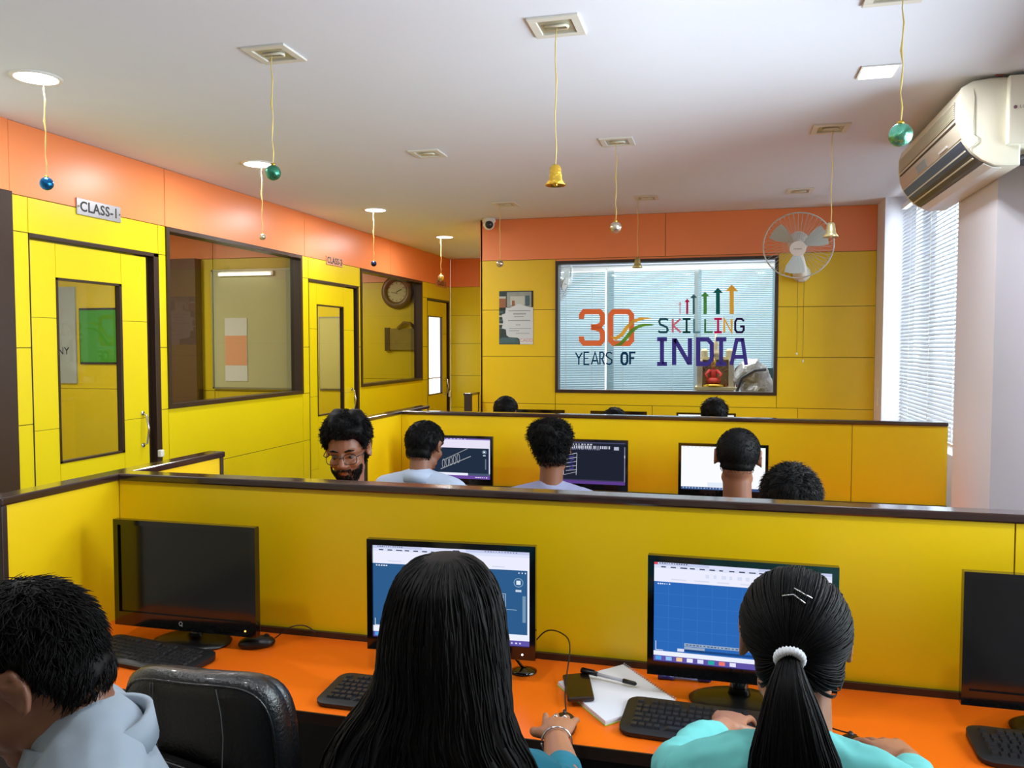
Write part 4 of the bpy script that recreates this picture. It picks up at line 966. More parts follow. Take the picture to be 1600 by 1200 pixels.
# phone / wallet
o = thing('phone', (-.355, 2.07, .765), 'dark brown phone lying on the left edge of the notebook', 'phone')
a, b, c, d = [P(*q, 2, .776) for q in ((879, 1053), (920, 1049), (929, 1089), (887, 1091))]
mb = MB(); mb.add([(p.x, p.y, z) for z in (.7645, .7755) for p in (d, c, b, a)], [(0, 3, 2, 1), (4, 5, 6, 7), (0, 1, 5, 4), (1, 2, 6, 5), (2, 3, 7, 6), (3, 0, 4, 7)])
mb.build('case', mat('phone_brown', (38, 24, 18), .35, noise_amt=.3, scale=40), o, bevel=.004)
cm = (a+b+c+d)/4; sk3 = lambda p, k: cm+(p-cm)*k
mb = MB().add([(*sk3(p, .9).xy, .7757) for p in (d, c, b, a)], [(0, 1, 2, 3)]); mb.build('glass_face', mat('phone_glass', (20, 14, 12), .15), o)
# pens
def pen(a, b, r_, m1, m2, label, name='pen'):
    a, b = Vector(a), Vector(b); o = thing(name, a, label, 'pen'); d = b-a
    MB().tube([a, a+d*.3], [r_*1.15, r_*1.15], 10).build('cap', m1, o, smooth=True)
    MB().tube([a+d*.3, a+d*.78], r_*.8, 10).build('barrel', m2, o, smooth=True)
    MB().tube([a+d*.76, a+d*.97, b], [r_*1.1, r_, r_*.3], 10).build('grip', m1, o, smooth=True)
    MB().tube([a+d*.02+Vector((0, 0, r_*1.3)), a+d*.25+Vector((0, 0, r_*1.5))], r_*.3, 6).build('clip', m1, o, smooth=True)
pen(P(908, 1047, 2, .782), P(995, 1069, 2, .773), .0055, BLK, mat('pen_clear', (190, 190, 200), .2), 'black capped pen lying across the notebook and phone')
pen(P(1028, 1057, 2, .757), P(1112, 1063, 2, .757), .006, mat('blue_cap', (20, 30, 110), .3), mat('pen_blue_clear', (120, 136, 180), .2), 'blue capped pen lying in front of the right lit monitor')

# ------------------------------------------------------------------ chairs
def office_chair(loc, rz, label, w_=.42, top=.99, group=None):
    o = thing('office_chair', (loc[0], loc[1], 0), label, 'chair', group, rz=rz)
    def B(name, mb, m, par=None, **k): return mb.build(name, m, par or o, local=True, **k)
    def pad(c, sx, sy, sz, bend=0, tilt=0):
        """rounded cushion: rings stacked along thickness"""
        rings = []; N = 40
        for k, (tt, sc_) in enumerate(((-1, .86), (-.8, .95), (-.35, 1), (.35, 1), (.8, .95), (1, .86))):
            ring = []
            for j in range(N):
                a = 2*math.pi*j/N; e = .42
                u = math.copysign(abs(math.cos(a))**e, math.cos(a))*sx/2*sc_; v = math.copysign(abs(math.sin(a))**e, math.sin(a))*sz/2*sc_
                ring.append((u, v, tt*sy/2+bend*(u/(sx/2))**2))
            rings.append(ring)
        return rings
    bz = (top+.50)/2; bh = top-.50
    r_ = pad(None, w_, .075, bh, bend=.035)
    lean = R(6)
    def bx(p): u, v, t = p; y = -.235+t-math.sin(lean)*(v+bh/2); return (u, y, bz+v)
    B('backrest', MB().loft([[bx(p) for p in ring] for ring in r_]), LEA, smooth=True)
    r2 = pad(None, w_*.93, .05, bh*.93, bend=.035)
    B('front_cushion', MB().loft([[bx((p[0], p[1]-.005, p[2]+.055)) for p in ring] for ring in r2]), LEA, smooth=True)
    st = MB()
    def onb(u, v, d=.0): t = -.0375+.035*(u/(w_/2))**2-d; return bx((u, v, t))
    for u in (-w_*.21, -w_*.19, w_*.19): st.tube([onb(u*(1+.10*math.sin(k)), bh*(.46-.86*k/8), .001) for k in range(9)], .0012, 4)
    B('vertical_stitching', st, STIT)
    st = MB(); ptsr = []
    for j in range(41):
        a = 2*math.pi*j/40; e = .42; u = math.copysign(abs(math.cos(a))**e, math.cos(a))*w_/2*.93; v = math.copysign(abs(math.sin(a))**e, math.sin(a))*bh/2*.94; ptsr.append(onb(u, v, -.006))
    B('edge_piping', st.tube(ptsr, .003, 6), LEA, smooth=True)
    pk = MB(); pv = .065; L1, L2 = [], []
    outl = [(-w_*.30, pv+.01), (-w_*.06, pv), (w_*.22, pv-.03), (w_*.30, pv-.05), (w_*.30, -bh*.40), (-w_*.30, -bh*.40)]
    pk.add([onb(u, v, .012) for u, v in outl]+[onb(u, v, -.004) for u, v in outl], [(0, 1, 2, 3, 4, 5)]+[(i, (i+1) % 6, (i+1) % 6+6, i+6) for i in range(6)])
    B('back_pocket', pk, LEA)
    st = MB().tube([onb(u, v-.006, .0135) for u, v in outl[:4]], .0013, 4).tube([onb(u, v-.018, .0135) for u, v in outl[:4]], .0013, 4); B('pocket_stitching', st, STIT)
    rs = pad(None, .47, .09, .46)
    B('seat', MB().loft([[(p[0], p[1], .415+p[2]) for p in ring] for ring in rs]), LEA, smooth=True)
    B('gas_column', MB().lathe([(.035, .09), (.035, .22), (.022, .23), (.022, .36), (.09, .372)], (0, 0, 0), 20), BLKG, smooth=True)
    for s_ in (-1, 1):
        B('armrest', MB().tube([(s_*.235, .12, .42), (s_*.275, .14, .52), (s_*.275, .12, .60), (s_*.275, -.08, .61), (s_*.25, -.20, .56)], [(.016, .02)]*5, 10, round_ends=True), BLK, smooth=True)
    for k in range(5):
        a = 2*math.pi*k/5+.3; c, s2 = math.cos(a), math.sin(a)
        lg = B('base_leg', MB().tube([(.02*c, .02*s2, .10), (.15*c, .15*s2, .095), (.29*c, .29*s2, .07)], [(.026, .02), (.022, .016), (.014, .012)], 8), BLK, smooth=True)
        B('caster', MB().lathe([(.018, -.022), (.027, -.015), (.027, .015), (.018, .022)], (.29*c, .29*s2, .028), 14, rot=Matrix.Rotation(R(90), 3, 'X') ), BLKM, par=lg, smooth=True)
    return o
office_chair((-1.055, 1.72), R(2), 'empty black leather chair with stitched back pocket beside the man in the pale shirt', w_=.375, top=.985)

# ------------------------------------------------------------------ people
def remesh(mb, name, m, vox, parent, it=2, disp=0, dscale=.1, fac=.5):
    me = mb.mesh('tmp', m); o = bpy.data.objects.new('tmp', me); C.objects.link(o)
    md = o.modifiers.new('r', 'REMESH'); md.mode = 'VOXEL'; md.voxel_size = vox; md.use_smooth_shade = True
    if it: sm = o.modifiers.new('s', 'SMOOTH'); sm.factor = fac; sm.iterations = it
    if disp:
        t = bpy.data.textures.get('folds%g' % dscale) or bpy.data.textures.new('folds%g' % dscale, 'CLOUDS'); t.noise_scale = dscale; t.noise_depth = 2
        d = o.modifiers.new('d', 'DISPLACE'); d.texture = t; d.strength = disp; d.texture_coords = 'GLOBAL'; d.mid_level = .5
    dg = bpy.context.evaluated_depsgraph_get(); dg.update()
    me2 = bpy.data.meshes.new_from_object(o.evaluated_get(dg)); me2.name = name
    bpy.data.objects.remove(o); bpy.data.meshes.remove(me)
    me2.materials.clear(); me2.materials.append(m)
    r_ = bpy.data.objects.new(name, me2); C.objects.link(r_); attach(r_, parent); return r_

ELL = (((0, -.012, .030), (.077, .097, .085)), ((0, -.045, -.028), (.060, .056, .062)))
C0 = Vector((0, -.012, .02))
def hsurf(d):
    best = .02
    for c, r_ in ELL:
        o_ = Vector((C0[i]-c[i])/r_[i] for i in range(3)); v = Vector(d[i]/r_[i] for i in range(3))
        A, B, Cc = v.dot(v), 2*o_.dot(v), o_.dot(o_)-1; D = B*B-4*A*Cc
        if D > 0: best = max(best, (-B+math.sqrt(D))/(2*A))
    return best
def lerp(a, b, t): t = max(0, min(1, t)); return a+(b-a)*t
def hairline(y, front=.075, nape=-.072):
    if y > .055: return front
    if y > .025: return lerp(.010, front, (y-.025)/.03)
    if y > -.012: return lerp(.012, .010, (y+.012)/.037)
    return lerp(nape, .012, (y+.045)/.033)
def hmask(p, **k):
    z = hairline(p.y, **k); t = max(0, min(1, (p.z-z)/(.016 if p.y > -.02 else .040))); return t*t*(3-2*t)
def sphere_dirs(n, m):
    for i in range(m+1):
        th = math.pi*(i+.01)/(m+.02)
        for k in range(n):
            a = 2*math.pi*k/n; yield Vector((math.sin(th)*math.cos(a), math.sin(th)*math.sin(a), math.cos(th)))
def hair_cap(Mh, thick, lump=.004, n=72, m=44, seed=0, freq=60, **k):
    vs = []; rnd = Vector((seed*3.1, seed, 0))
    for d in sphere_dirs(n, m):
        s_ = hsurf(d); p = C0+d*s_; mk = hmask(p, **k)
        th = thick(p) if callable(thick) else thick
        t = mk*(th+lump*noise.noise(p*freq+rnd))-.006*(1-mk)
        vs.append(Mh @ (p+d*t))
    fs = [(i*n+q, i*n+(q+1) % n, (i+1)*n+(q+1) % n, (i+1)*n+q) for i in range(m) for q in range(n)]
    return MB().add(vs, fs)
def tufts(mb, Mh, N, thick, length, lift, rad, curl=0, seed=1, comb=None, segs=4, **k):
    rnd = random.Random(seed); c = 0
    while c < N:
        d = Vector((rnd.gauss(0, 1), rnd.gauss(0, 1), rnd.gauss(0, 1))).normalized()
        p = C0+d*hsurf(d); mk = hmask(p, **k)
        if mk < .12: continue
        c += 1; th = (thick(p) if callable(thick) else thick)*mk
        p = p+d*(th*.88+.0015); crown = Vector((rnd.gauss(0, .022), -.055+rnd.gauss(0, .022), .115))
        g = comb(p) if comb else (p-crown)
        g = (g-d*g.dot(d)); g = g.normalized() if g.length > 1e-4 else Vector((0, 1, 0))
        sd = d.cross(g); L = length*rnd.uniform(.6, 1.25)*(.5+.5*mk); lf = lift*rnd.uniform(.4, 1.5)
        if p.z < .055 and -.04 < p.y < .035: L *= .4
        pts = []; ph = rnd.uniform(0, 6.28); j = rnd.uniform(-.5, .5)
        for i in range(segs+1):
            t = i/segs
            q = p+g*(L*t*(1-.25*t))+d*(L*lf*t*(1-.45*t))+sd*(L*j*t)
            if curl: q += (sd*math.sin(ph+t*6.5)+d*math.cos(ph+t*6.5))*curl*t
            pts.append(Mh @ q)
        r0 = rad*rnd.uniform(.7, 1.3)
        mb.tube(pts, [r0*(1-.85*(i/segs)**1.5) for i in range(segs+1)], 4)
    return mb

def head_shapes(mb, Mh, rot, nose=1.0):
    def E(c, r_): mb.ell(Mh @ Vector(c), [q*SC for q in r_], rot=rot, n=18, m=12)
    SC = Mh.to_scale()[0]
    for c, r_ in ELL: E(c, r_)
    E((0, .022, -.030), (.060, .066, .070)); E((0, .020, .020), (.066, .070, .055)); E((0, .058, -.094), (.024, .026, .022))
    for s_ in (-1, 1):
        E((s_*.036, .052, -.030), (.026, .030, .024)); E((s_*.042, .0, -.075), (.020, .042, .026)); E((s_*.033, .076, .022), (.024, .014, .009))
        E((s_*.0125, .094, -.034), (.009, .010, .008))
    mb.tube([Mh @ Vector(p) for p in ((0, .084, .018), (0, .098, -.006), (0, .109, -.028), (0, .098, -.038))], [q*SC for q in (.008, .0095, .013, .008)], 10, round_ends=True)
    E((0, .080, -.060), (.022, .012, .007)); E((0, .078, -.071), (.020, .012, .007))
    for s_ in (-1, 1):
        pts = [(.0, .010), (.012, .026), (.004, .036), (-.012, .034), (-.018, .014), (-.012, -.012), (-.004, -.028), (.003, -.024)]
        mb.tube([Mh @ Vector((s_*(.080+.010*(1 if -.0<(-y+.02) else .3)), -.008+y, z)) for y, z in pts], .0052*SC, 8, round_ends=True)
        mb.ell(Mh @ Vector((s_*.080, -.010, .004)), (.006*SC, .018*SC, .029*SC), rot=rot, n=14, m=10)
def hand(mb, wr, d, n, curl=.5, spread=.35, side=1, sc=1.0, rad=.0083):
    """palm + five fingers; d points to the fingers, n out of the palm, side +1 = thumb on +s side"""
    d = Vector(d).normalized(); n = Vector(n); n = (n-d*n.dot(d)).normalized(); s_ = d.cross(n)*side
    wr = Vector(wr)
    mb.tube([wr, wr+d*.03*sc, wr+d*.06*sc, wr+d*.088*sc], [(.025*sc, .018*sc), (.034*sc, .016*sc), (.040*sc, .014*sc), (.039*sc, .011*sc)], 12, right=s_, round_ends=True)
    for k, (off, ln) in enumerate(((.031, .082), (.0105, .090), (-.0105, .084), (-.031, .067))):
        base = wr+d*.078*sc+s_*off*sc; a = 0; p = base; pts = [p]; cu = curl*(1+.12*k); ddir = (d+s_*(off*spread*10)).normalized()
        for f, t in ((.46, .55), (.30, 1.0), (.24, .8)):
            a += cu*t; q = (ddir*math.cos(a)+n*math.sin(a)); p = p+q*ln*f*sc; pts.append(p)
        mb.tube(pts, [rad*sc*q for q in (1.08, 1.0, .92, .8)], 8, round_ends=True)
    b = wr+d*.028*sc+s_*.026*sc+n*.004
    t1 = (d*.62+s_*.75+n*.25).normalized(); t2 = (d*.92+s_*.25+n*.3).normalized(); t3 = (d*.95-s_*.05+n*.3).normalized()
    p1 = b+t1*.035*sc; p2 = p1+t2*.030*sc; p3 = p2+t3*.022*sc
    mb.tube([b, p1, p2, p3], [q*sc for q in (.015, .0115, .0100, .0082)], 8, round_ends=True)

def person(label, hc, hyaw, hpitch, hroll, byaw, hip, skin, shirt, pants, hairf, arms, sh=.175, scale=1.0, vox=.009, cvox=.011, sleeve='short', neck_len=0, face=True, sh_drop=.225, sh_back=.035, bulk=1.0, hems=True, legs=True, sh_c=None, folds=.012, ar=1.0, hipz=.555, cuff=.55):
    """hyaw/byaw: 0 faces +Y, positive turns left; arms: {'L':(elbow, wrist, dir, palm_n, curl), ...} world points"""
    base = Vector((hip[0], hip[1], 0)); root = thing('person', base, label, 'person')
    Rb = Matrix.Rotation(byaw, 3, 'Z'); hc = Vector(hc)
    rot = Matrix.Rotation(hyaw, 3, 'Z') @ Matrix.Rotation(-hpitch, 3, 'X') @ Matrix.Rotation(hroll, 3, 'Y')
    Mh = Matrix.Translation(hc) @ rot.to_4x4() @ Matrix.Scale(scale, 4)
    right = Rb @ Vector((1, 0, 0)); fwd = Rb @ Vector((0, 1, 0)); Z = Vector((0, 0, 1))
    hz = hipz
    H = Vector((hip[0], hip[1], hz))
    S = Vector(sh_c) if sh_c else Vector((hc.x, hc.y, hc.z))-fwd*sh_back-Z*sh_drop        # between the shoulder joints
    NB = S+Z*.055
    nk = Mh @ Vector((0, -.030, -.055))
    def torso(mb, g, sleeves=True, k=1.0):
        pts = [H-Z*.06, H, H.lerp(S, .35)-fwd*.015, H.lerp(S, .68)-fwd*.012, H.lerp(S, .88), S+Z*.01, S+Z*.05]
        w_ = [.165, .170, .150*bulk, .163*bulk, .168*bulk, .135, .075]; dpt = [.115, .12, .105*bulk, .112*bulk, .105*bulk, .078, .062]
        mb.tube(pts, [((a+g)*k, (b+g)*k) for a, b in zip(w_, dpt)], 24, right=right, round_ends=True)
        for s_ in (-1, 1):
            J = S+right*s_*sh; mb.tube([NB-Z*.005, S+right*s_*sh*.55+Z*.025, J+Z*.005], [.058+g, .056+g, .055+g], 12, round_ends=True)
    b = MB(); torso(b, -.006, k=.93)
    b.tube([NB-Z*.05, NB.lerp(nk, .4), nk, nk.lerp(hc, .5)], [.062*scale, .056*scale, .056*scale, .05*scale], 14, round_ends=True)
    head_shapes(b, Mh, rot)
    c = MB(); torso(c, .010)
    AR = {}
    for sd, s_ in (('L', -1), ('R', 1)):
        J = S+right*s_*sh-Z*.01; a = arms.get(sd)
        if a is None:
            el = J-Z*.25+fwd*.12+right*s_*.05; wr = el+fwd*.23-right*s_*.08-Z*.02; a = (el, wr, fwd, -Z, .4)
        el, wr = Vector(a[0]), Vector(a[1])
        b.tube([J, J.lerp(el, .5), el], [.046, .042, .036], 12, round_ends=True); b.tube([el, el.lerp(wr, .35), wr], [.037, .036, .025], 12, round_ends=True)
        hand(b, wr, a[2], a[3], a[4], side=(-1 if s_ < 0 else 1)*(a[5] if len(a) > 5 else 1), sc=scale)
        if sleeve == 'short':
            e = J.lerp(el, .80); c.tube([J, J.lerp(el, .4), e], [.062, .058, .055], 14, round_ends=True)
        else:
            t = .76 if sleeve == 'long' else cuff
            c.tube([J, J.lerp(el, .5), el], [.062*ar, .056*ar, .052*ar], 14, round_ends=True); c.tube([el, el.lerp(wr, t*.5), el.lerp(wr, t)], [.052*ar, .047*ar, .042*ar], 14, round_ends=True)
        AR[sd] = (J, el, wr)
    if legs:
        pn = MB()
        for s_ in (-1, 1):
            h0 = H+right*s_*.09-Z*.02; kn = h0+fwd*.40+right*s_*.03-Z*.01; an = kn+fwd*.03-Z*(kn.z-.10); to = an+fwd*.13-Z*.05
            b.tube([h0, kn], [.07, .05], 12, round_ends=True); b.tube([kn, kn.lerp(an, .35), an], [.05, .048, .032], 12, round_ends=True); b.tube([an-Z*.04, an-Z*.045+fwd*.08, to-Z*.005], [.036, .034, .026], 10, round_ends=True)
            pn.tube([h0, h0.lerp(kn, .5), kn], [.088, .078, .066], 14, round_ends=True); pn.tube([kn, kn.lerp(an, .5), an+Z*.03], [.066, .06, .052], 14, round_ends=True)
            MB().tube([an-Z*.055-fwd*.03, an-Z*.055+fwd*.07, an-Z*.06+fwd*.16], [(.045, .042), (.046, .038), (.036, .028)], 12, right=right, round_ends=True).build('shoe', BLKM, root, smooth=True)
        pn.tube([H-Z*.09, H+Z*.03], [(.176, .13), (.17, .125)], 20, right=right, round_ends=True)
        remesh(pn, 'trousers', pants, .014, root, it=2)
    body = remesh(b, 'body', skin, vox, root, it=2)
    remesh(c, 'shirt', shirt, cvox, root, it=3, disp=folds, dscale=.09)
    if face:
        for s_ in (-1, 1):
            MB().ell(Mh @ Vector((s_*.032, .0750, .000)), [q*scale for q in (.0125, .0105, .0070)], rot=rot).build('eye', mat('eye_white', (84, 70, 62), .6), root, smooth=True)
            MB().ell(Mh @ Vector((s_*.032, .0825, -.001)), [q*scale for q in (.0058, .0042, .0058)], rot=rot).build('iris', mat('iris_dark', (28, 18, 12), .2), root, smooth=True)
            MB().tube([Mh @ Vector(p) for p in ((s_*.014, .090, .024), (s_*.032, .093, .031), (s_*.050, .082, .026))], [.0025, .0042, .002], 6).build('eyebrow', HAIR, root, smooth=True)
    hairf(root, Mh, rot)
    return root, Mh, rot, AR, S, right, fwd

def collar(root, S, right, fwd, m, tip=True, up=.06, r_=.066):
    """shirt collar: standing band with a folded leaf"""
    Z = Vector((0, 0, 1)); c = S+Z*.055; n = 28; A = []
    for k in range(n+1):
        a = R(112)+R(316)*k/n; A.append(a)
    mb = MB(); rings = []
    for k, a in enumerate(A):
        u = right*math.cos(a)+fwd*math.sin(a); fr = abs(k/n-.5)*2
        dz = -.02*fr
        p0 = c+u*r_*1.0+Z*(dz-.01); p1 = c+u*(r_*.92)+Z*(up*.62+dz); p2 = c+u*(r_*1.02)+Z*(up*.66+dz); p3 = c+u*(r_*(1.12+.30*fr**3))+Z*(up*.02+dz-.035*fr**4)
        rings.append([p0, p1, p2, p3])
    vs = [p for q in rings for p in q]; fs = [(i*4+j, (i+1)*4+j, (i+1)*4+j+1, i*4+j+1) for i in range(n) for j in range(3)]
    o = mb.add(vs, fs).build('collar', m, root, smooth=True); md = o.modifiers.new('solid', 'SOLIDIFY'); md.thickness = .003
    return o

def short_hair(thick=.018, N=500, length=.028, lift=.5, rad=.0022, curl=0, seed=1, m=None, lump=.006, comb=None, **k):
    def f(root, Mh, rot):
        mb = hair_cap(Mh, thick, lump, seed=seed, **k); tufts(mb, Mh, N, thick, length, lift, rad, curl, seed, comb=comb, **k)
        mb.build('hair', m or HAIR, root, smooth=True)
    return f
V = Vector
WSH = cloth('white_shirt_cloth', (168, 182, 206)); LAV = cloth('lavender_tee', (136, 140, 172)); DKT = cloth('dark_tee', (34, 34, 40)); JEAN = cloth('dark_jeans', (30, 36, 52)); TEAL = cloth('teal_kurta', (12, 110, 132), .12); MINT = cloth('mint_kurta', (100, 186, 184), .08); GREY = cloth('grey_tee', (70, 72, 78))
def seat_for(x, y, rz, label, top=.93): office_chair((x, y), rz, label, top=top)

# --- woman with long loose hair -----------------------------------------
def long_hair(root, Mh, rot):
    rows = [(866, 684, 706, 1.262, .010), (869, 664, 728, 1.255, .035), (876, 648, 744, 1.250, .060), (888, 634, 757, 1.247, .082), (905, 622, 769, 1.245, .10), (930, 613, 779, 1.244, .112), (960, 606, 786, 1.240, .118), (1000, 600, 791, 1.232, .118), (1040, 596, 795, 1.222, .108), (1075, 584, 799, 1.205, .095), (1105, 566, 803, 1.19, .085), (1135, 542, 815, 1.175, .078), (1165, 522, 836, 1.165, .070), (1200, 503, 852, 1.16, .062), (1240, 498, 852, 1.158, .056), (1290, 505, 842, 1.157, .050), (1350, 520, 826, 1.158, .040), (1400, 540, 806, 1.16, .02)]
    fine = []
    for i in range(len(rows)-1):
        for k in range(4):
            t = k/4; fine.append([rows[i][j]+(rows[i+1][j]-rows[i][j])*t for j in range(5)])
    fine.append(list(rows[-1])); n = 120; rings = []
    def ringp(rw, a, off=0):
        py, xl, xr, yc, dp = rw; L = P(xl, py, 1, yc); Rr = P(xr, py, 1, yc); c = (L+Rr)/2; w_ = (Rr.x-L.x)/2
        ca, sa = math.cos(a), math.sin(a)
        low = max(0, min(1, (py-1060)/120)); d_ = dp*(1 if sa < 0 else lerp(1, .25, low))
        nz = noise.noise(V((a*7, py*.004, 1)))*.5+noise.noise(V((a*19, py*.006, 5)))*.28+noise.noise(V((a*44, py*.01, 9)))*.16
        k = .006*min(1, (py-866)/60)*(1+1.2*low)*nz+off
        return V((c.x+ca*(w_*.965+k), c.y+sa*(d_+k), c.z))
    for rw in fine: rings.append([ringp(rw, 2*math.pi*k/n) for k in range(n)])
    MB().loft(rings).build('hair', HAIRB, root, smooth=True)
    mb = MB(); rnd = random.Random(3)
    for s_ in range(330):
        a = rnd.uniform(math.pi*.95, math.pi*2.05) if s_ % 6 else rnd.uniform(0, 2*math.pi)
        i0 = rnd.randint(2, 26); i1 = min(len(fine)-1, i0+rnd.randint(18, 44)); wv = rnd.uniform(-.10, .10); ph = rnd.uniform(0, 6); am = rnd.uniform(.01, .05)
        pts = [ringp(fine[i], a+wv*(i-i0)/30+am*math.sin(ph+(i-i0)*.22), rnd.uniform(-.0008, .0015)+.001) for i in range(i0, i1+1, 2)]
        if len(pts) < 4: continue
        r0 = rnd.uniform(.0010, .0026); mb.tube(pts, [r0*min(1, .3+3*min(k, len(pts)-1-k)/len(pts)) for k in range(len(pts))], 4)
    mb.build('hair_strands', HAIRB, root, smooth=True)['kind'] = 'stuff'
hcA = V((-.437, 1.262, 1.158))
rA, MhA, rotA, ARA, SA, rtA, fwA = person('woman with long loose dark hair and teal sleeves at the central lit monitor', hcA, R(14), R(6), 0, R(8), (-.44, 1.20), SKIN, TEAL, JEAN, long_hair,
    {'R': (V((-.262, 1.40, .86)), V((-.332, 1.650, .832)), V((-.10, 1, -.06)), V((0, 0, -1)), .14), 'L': (V((-.70, 1.42, .82)), V((-.70, 1.70, .80)), V((-.1, 1, -.03)), V((0, 0, -1)), .3)}, sh=.142, vox=.004, cvox=.007, folds=.026, sleeve='half', bulk=.86, ar=.86, cuff=.35, scale=.95)
wr = ARA['R'][2]; el = ARA['R'][1]; bd = (wr-el).normalized(); c_ = wr-bd*.03
q_ = bd.to_track_quat('Z', 'Y').to_matrix(); MB().tube([c_+q_ @ V((.031*math.cos(a), .031*math.sin(a), 0)) for a in [2*math.pi*k/32 for k in range(33)]], .0022, 8).build('bangle', CHR, rA, smooth=True)
# rings on the right hand
for off, kk in ((.010, .093), (-.010, .093)):
    d_ = V((-.10, 1, -.06)).normalized(); n_ = V((0, 0, -1)); n_ = (n_-d_*n_.dot(d_)).normalized(); s2 = d_.cross(n_)*-1
    c2 = wr+d_*kk+s2*off+n_*.003; q_ = (d_*.95+n_*.2).to_track_quat('Z', 'Y').to_matrix()
    MB().tube([c2+q_ @ V((.0102*math.cos(a), .0102*math.sin(a), 0)) for a in [2*math.pi*k/20 for k in range(21)]], .0016, 6).ell(c2-n_*.0112, (.0042, .0038, .0026), n=10, m=6).build('ring', CHR, rA, smooth=True)
seat_for(-.43, 1.31, R(4), 'black office chair under the long haired woman', top=.86)
# --- woman with the ponytail ---------------------------------------------
TIE = P(1233, 1027, 1, 1.36)
def pony(root, Mh, rot):
    th = lambda p: .013+.006*max(0, -p.y/.1)
    cap = hair_cap(Mh, th, .002, seed=4, n=84, m=50, freq=40, front=.070, nape=-.080)
    mb = MB(); rnd = random.Random(5); Mi = Mh.inverted(); T = Mi @ TIE
    for k in range(520):
        while True:
            d = V((rnd.gauss(0, 1), rnd.gauss(0, 1), rnd.gauss(0, 1))).normalized(); p = C0+d*hsurf(d)
            if hmask(p, front=.07, nape=-.08) > .3: break
        pts = []; dT = (T-C0).normalized()
        for i in range(9):
            t = i/8; dd = d.slerp(dT, t*.98) if d.dot(dT) > -.98 else d
            q = C0+dd*(hsurf(dd)+th(C0+dd*.09)+.0012+.006*math.sin(t*3.14)*rnd.uniform(.2, .5)); pts.append(Mh @ q)
        r0 = rnd.uniform(.0008, .0018); mb.tube(pts, [r0*(.35+.65*math.sin(min(1, (i+1)/3)*1.57)) for i in range(9)], 4)
    cap.build('hair', HAIR, root, smooth=True)
    mb.build('hair_strands', HAIR, root, smooth=True)['kind'] = 'stuff'
    rows = [(1020, 1222, 1248, 1.352, .014), (1030, 1219, 1249, 1.345, .017), (1045, 1212, 1254, 1.335, .024), (1065, 1204, 1262, 1.325, .032), (1090, 1196, 1274, 1.318, .038), (1120, 1188, 1286, 1.312, .042), (1150, 1180, 1298, 1.308, .044), (1180, 1172, 1312, 1.306, .044), (1215, 1168, 1322, 1.305, .042), (1260, 1172, 1320, 1.306, .038), (1310, 1185, 1305, 1.31, .03), (1350, 1210, 1280, 1.312, .014)]
    n = 72; fine = []
    for i in range(len(rows)-1):
        for k in range(3): t = k/3; fine.append([rows[i][j]+(rows[i+1][j]-rows[i][j])*t for j in range(5)])
    fine.append(list(rows[-1]))
    def rp(rw, a, off=0):
        py, xl, xr, yc, dp = rw; L = P(xl, py, 1, yc); Rr = P(xr, py, 1, yc); c = (L+Rr)/2; w_ = (Rr.x-L.x)/2
        nz = noise.noise(V((a*5, py*.004, 3)))*.5+noise.noise(V((a*16, py*.006, 7)))*.4
        k = .007*min(1, (py-1015)/80)*nz+off
        return V((c.x+math.cos(a)*(w_*.97+k), c.y+math.sin(a)*(dp+k), c.z))
    MB().loft([[rp(rw, 2*math.pi*k/n) for k in range(n)] for rw in fine]).build('ponytail', HAIR, root, smooth=True)
    mb = MB()
    for s_ in range(170):
        a = rnd.uniform(math.pi*.95, math.pi*2.05); i0 = rnd.randint(0, 6); i1 = min(len(fine)-1, i0+rnd.randint(14, 28)); wv = rnd.uniform(-.2, .2)
        pts = [rp(fine[i], a+wv*(i-i0)/20, .001) for i in range(i0, i1+1, 2)]
        r0 = rnd.uniform(.0008, .002); mb.tube(pts, [r0*min(1, .35+3*min(k, len(pts)-1-k)/len(pts)) for k in range(len(pts))], 4)
    mb.build('hair_strands', HAIR, root, smooth=True)['kind'] = 'stuff'
    # scrunchie: ribbed ring round the root of the ponytail
    sm = MB(); c = TIE; ax = V((0, -.8, -.45)).normalized(); q_ = ax.to_track_quat('Z', 'Y').to_matrix(); rg = []
    for k in range(72):
        a = 2*math.pi*k/72; rr = .0062*(1+.18*math.cos(a*24)); cc = c+V((0, -.012, .002))+q_ @ V((.0185*math.cos(a), .0185*math.sin(a), 0)); e1 = q_ @ V((math.cos(a), math.sin(a), 0))
        rg.append([cc+e1*(rr*math.cos(b_))+ax*(rr*1.2*math.sin(b_)) for b_ in [2*math.pi*j/10 for j in range(10)]])
    rg.append(rg[0]); sm.loft(rg, caps=False).build('hair_tie', mat('white_scrunchie', (216, 220, 226), .7), root, smooth=True)
    for pts in (((1222, 931), (1240, 929), (1258, 943)), ((1241, 919), (1256, 928), (1269, 935))):
        w3 = []
        for px, py in pts:
            o_ = V((0, 0, CAMZ)); dr = (P(px, py, 1, 1.4)-o_).normalized(); best = None
            for k in range(200):
                q = o_+dr*(1.2+k*.002); ql = Mi @ q; dd = (ql-C0); r_ = dd.length; dd.normalize()
                if r_ < hsurf(dd)+th(V((0, -.1, 0)))+.0075: best = q; break
            w3.append(best or o_+dr*1.4)
        MB().tube(w3, .0013, 6).build('hair_pin', CHR, root, smooth=True)
hcB = V((.122, 1.475, 1.140))
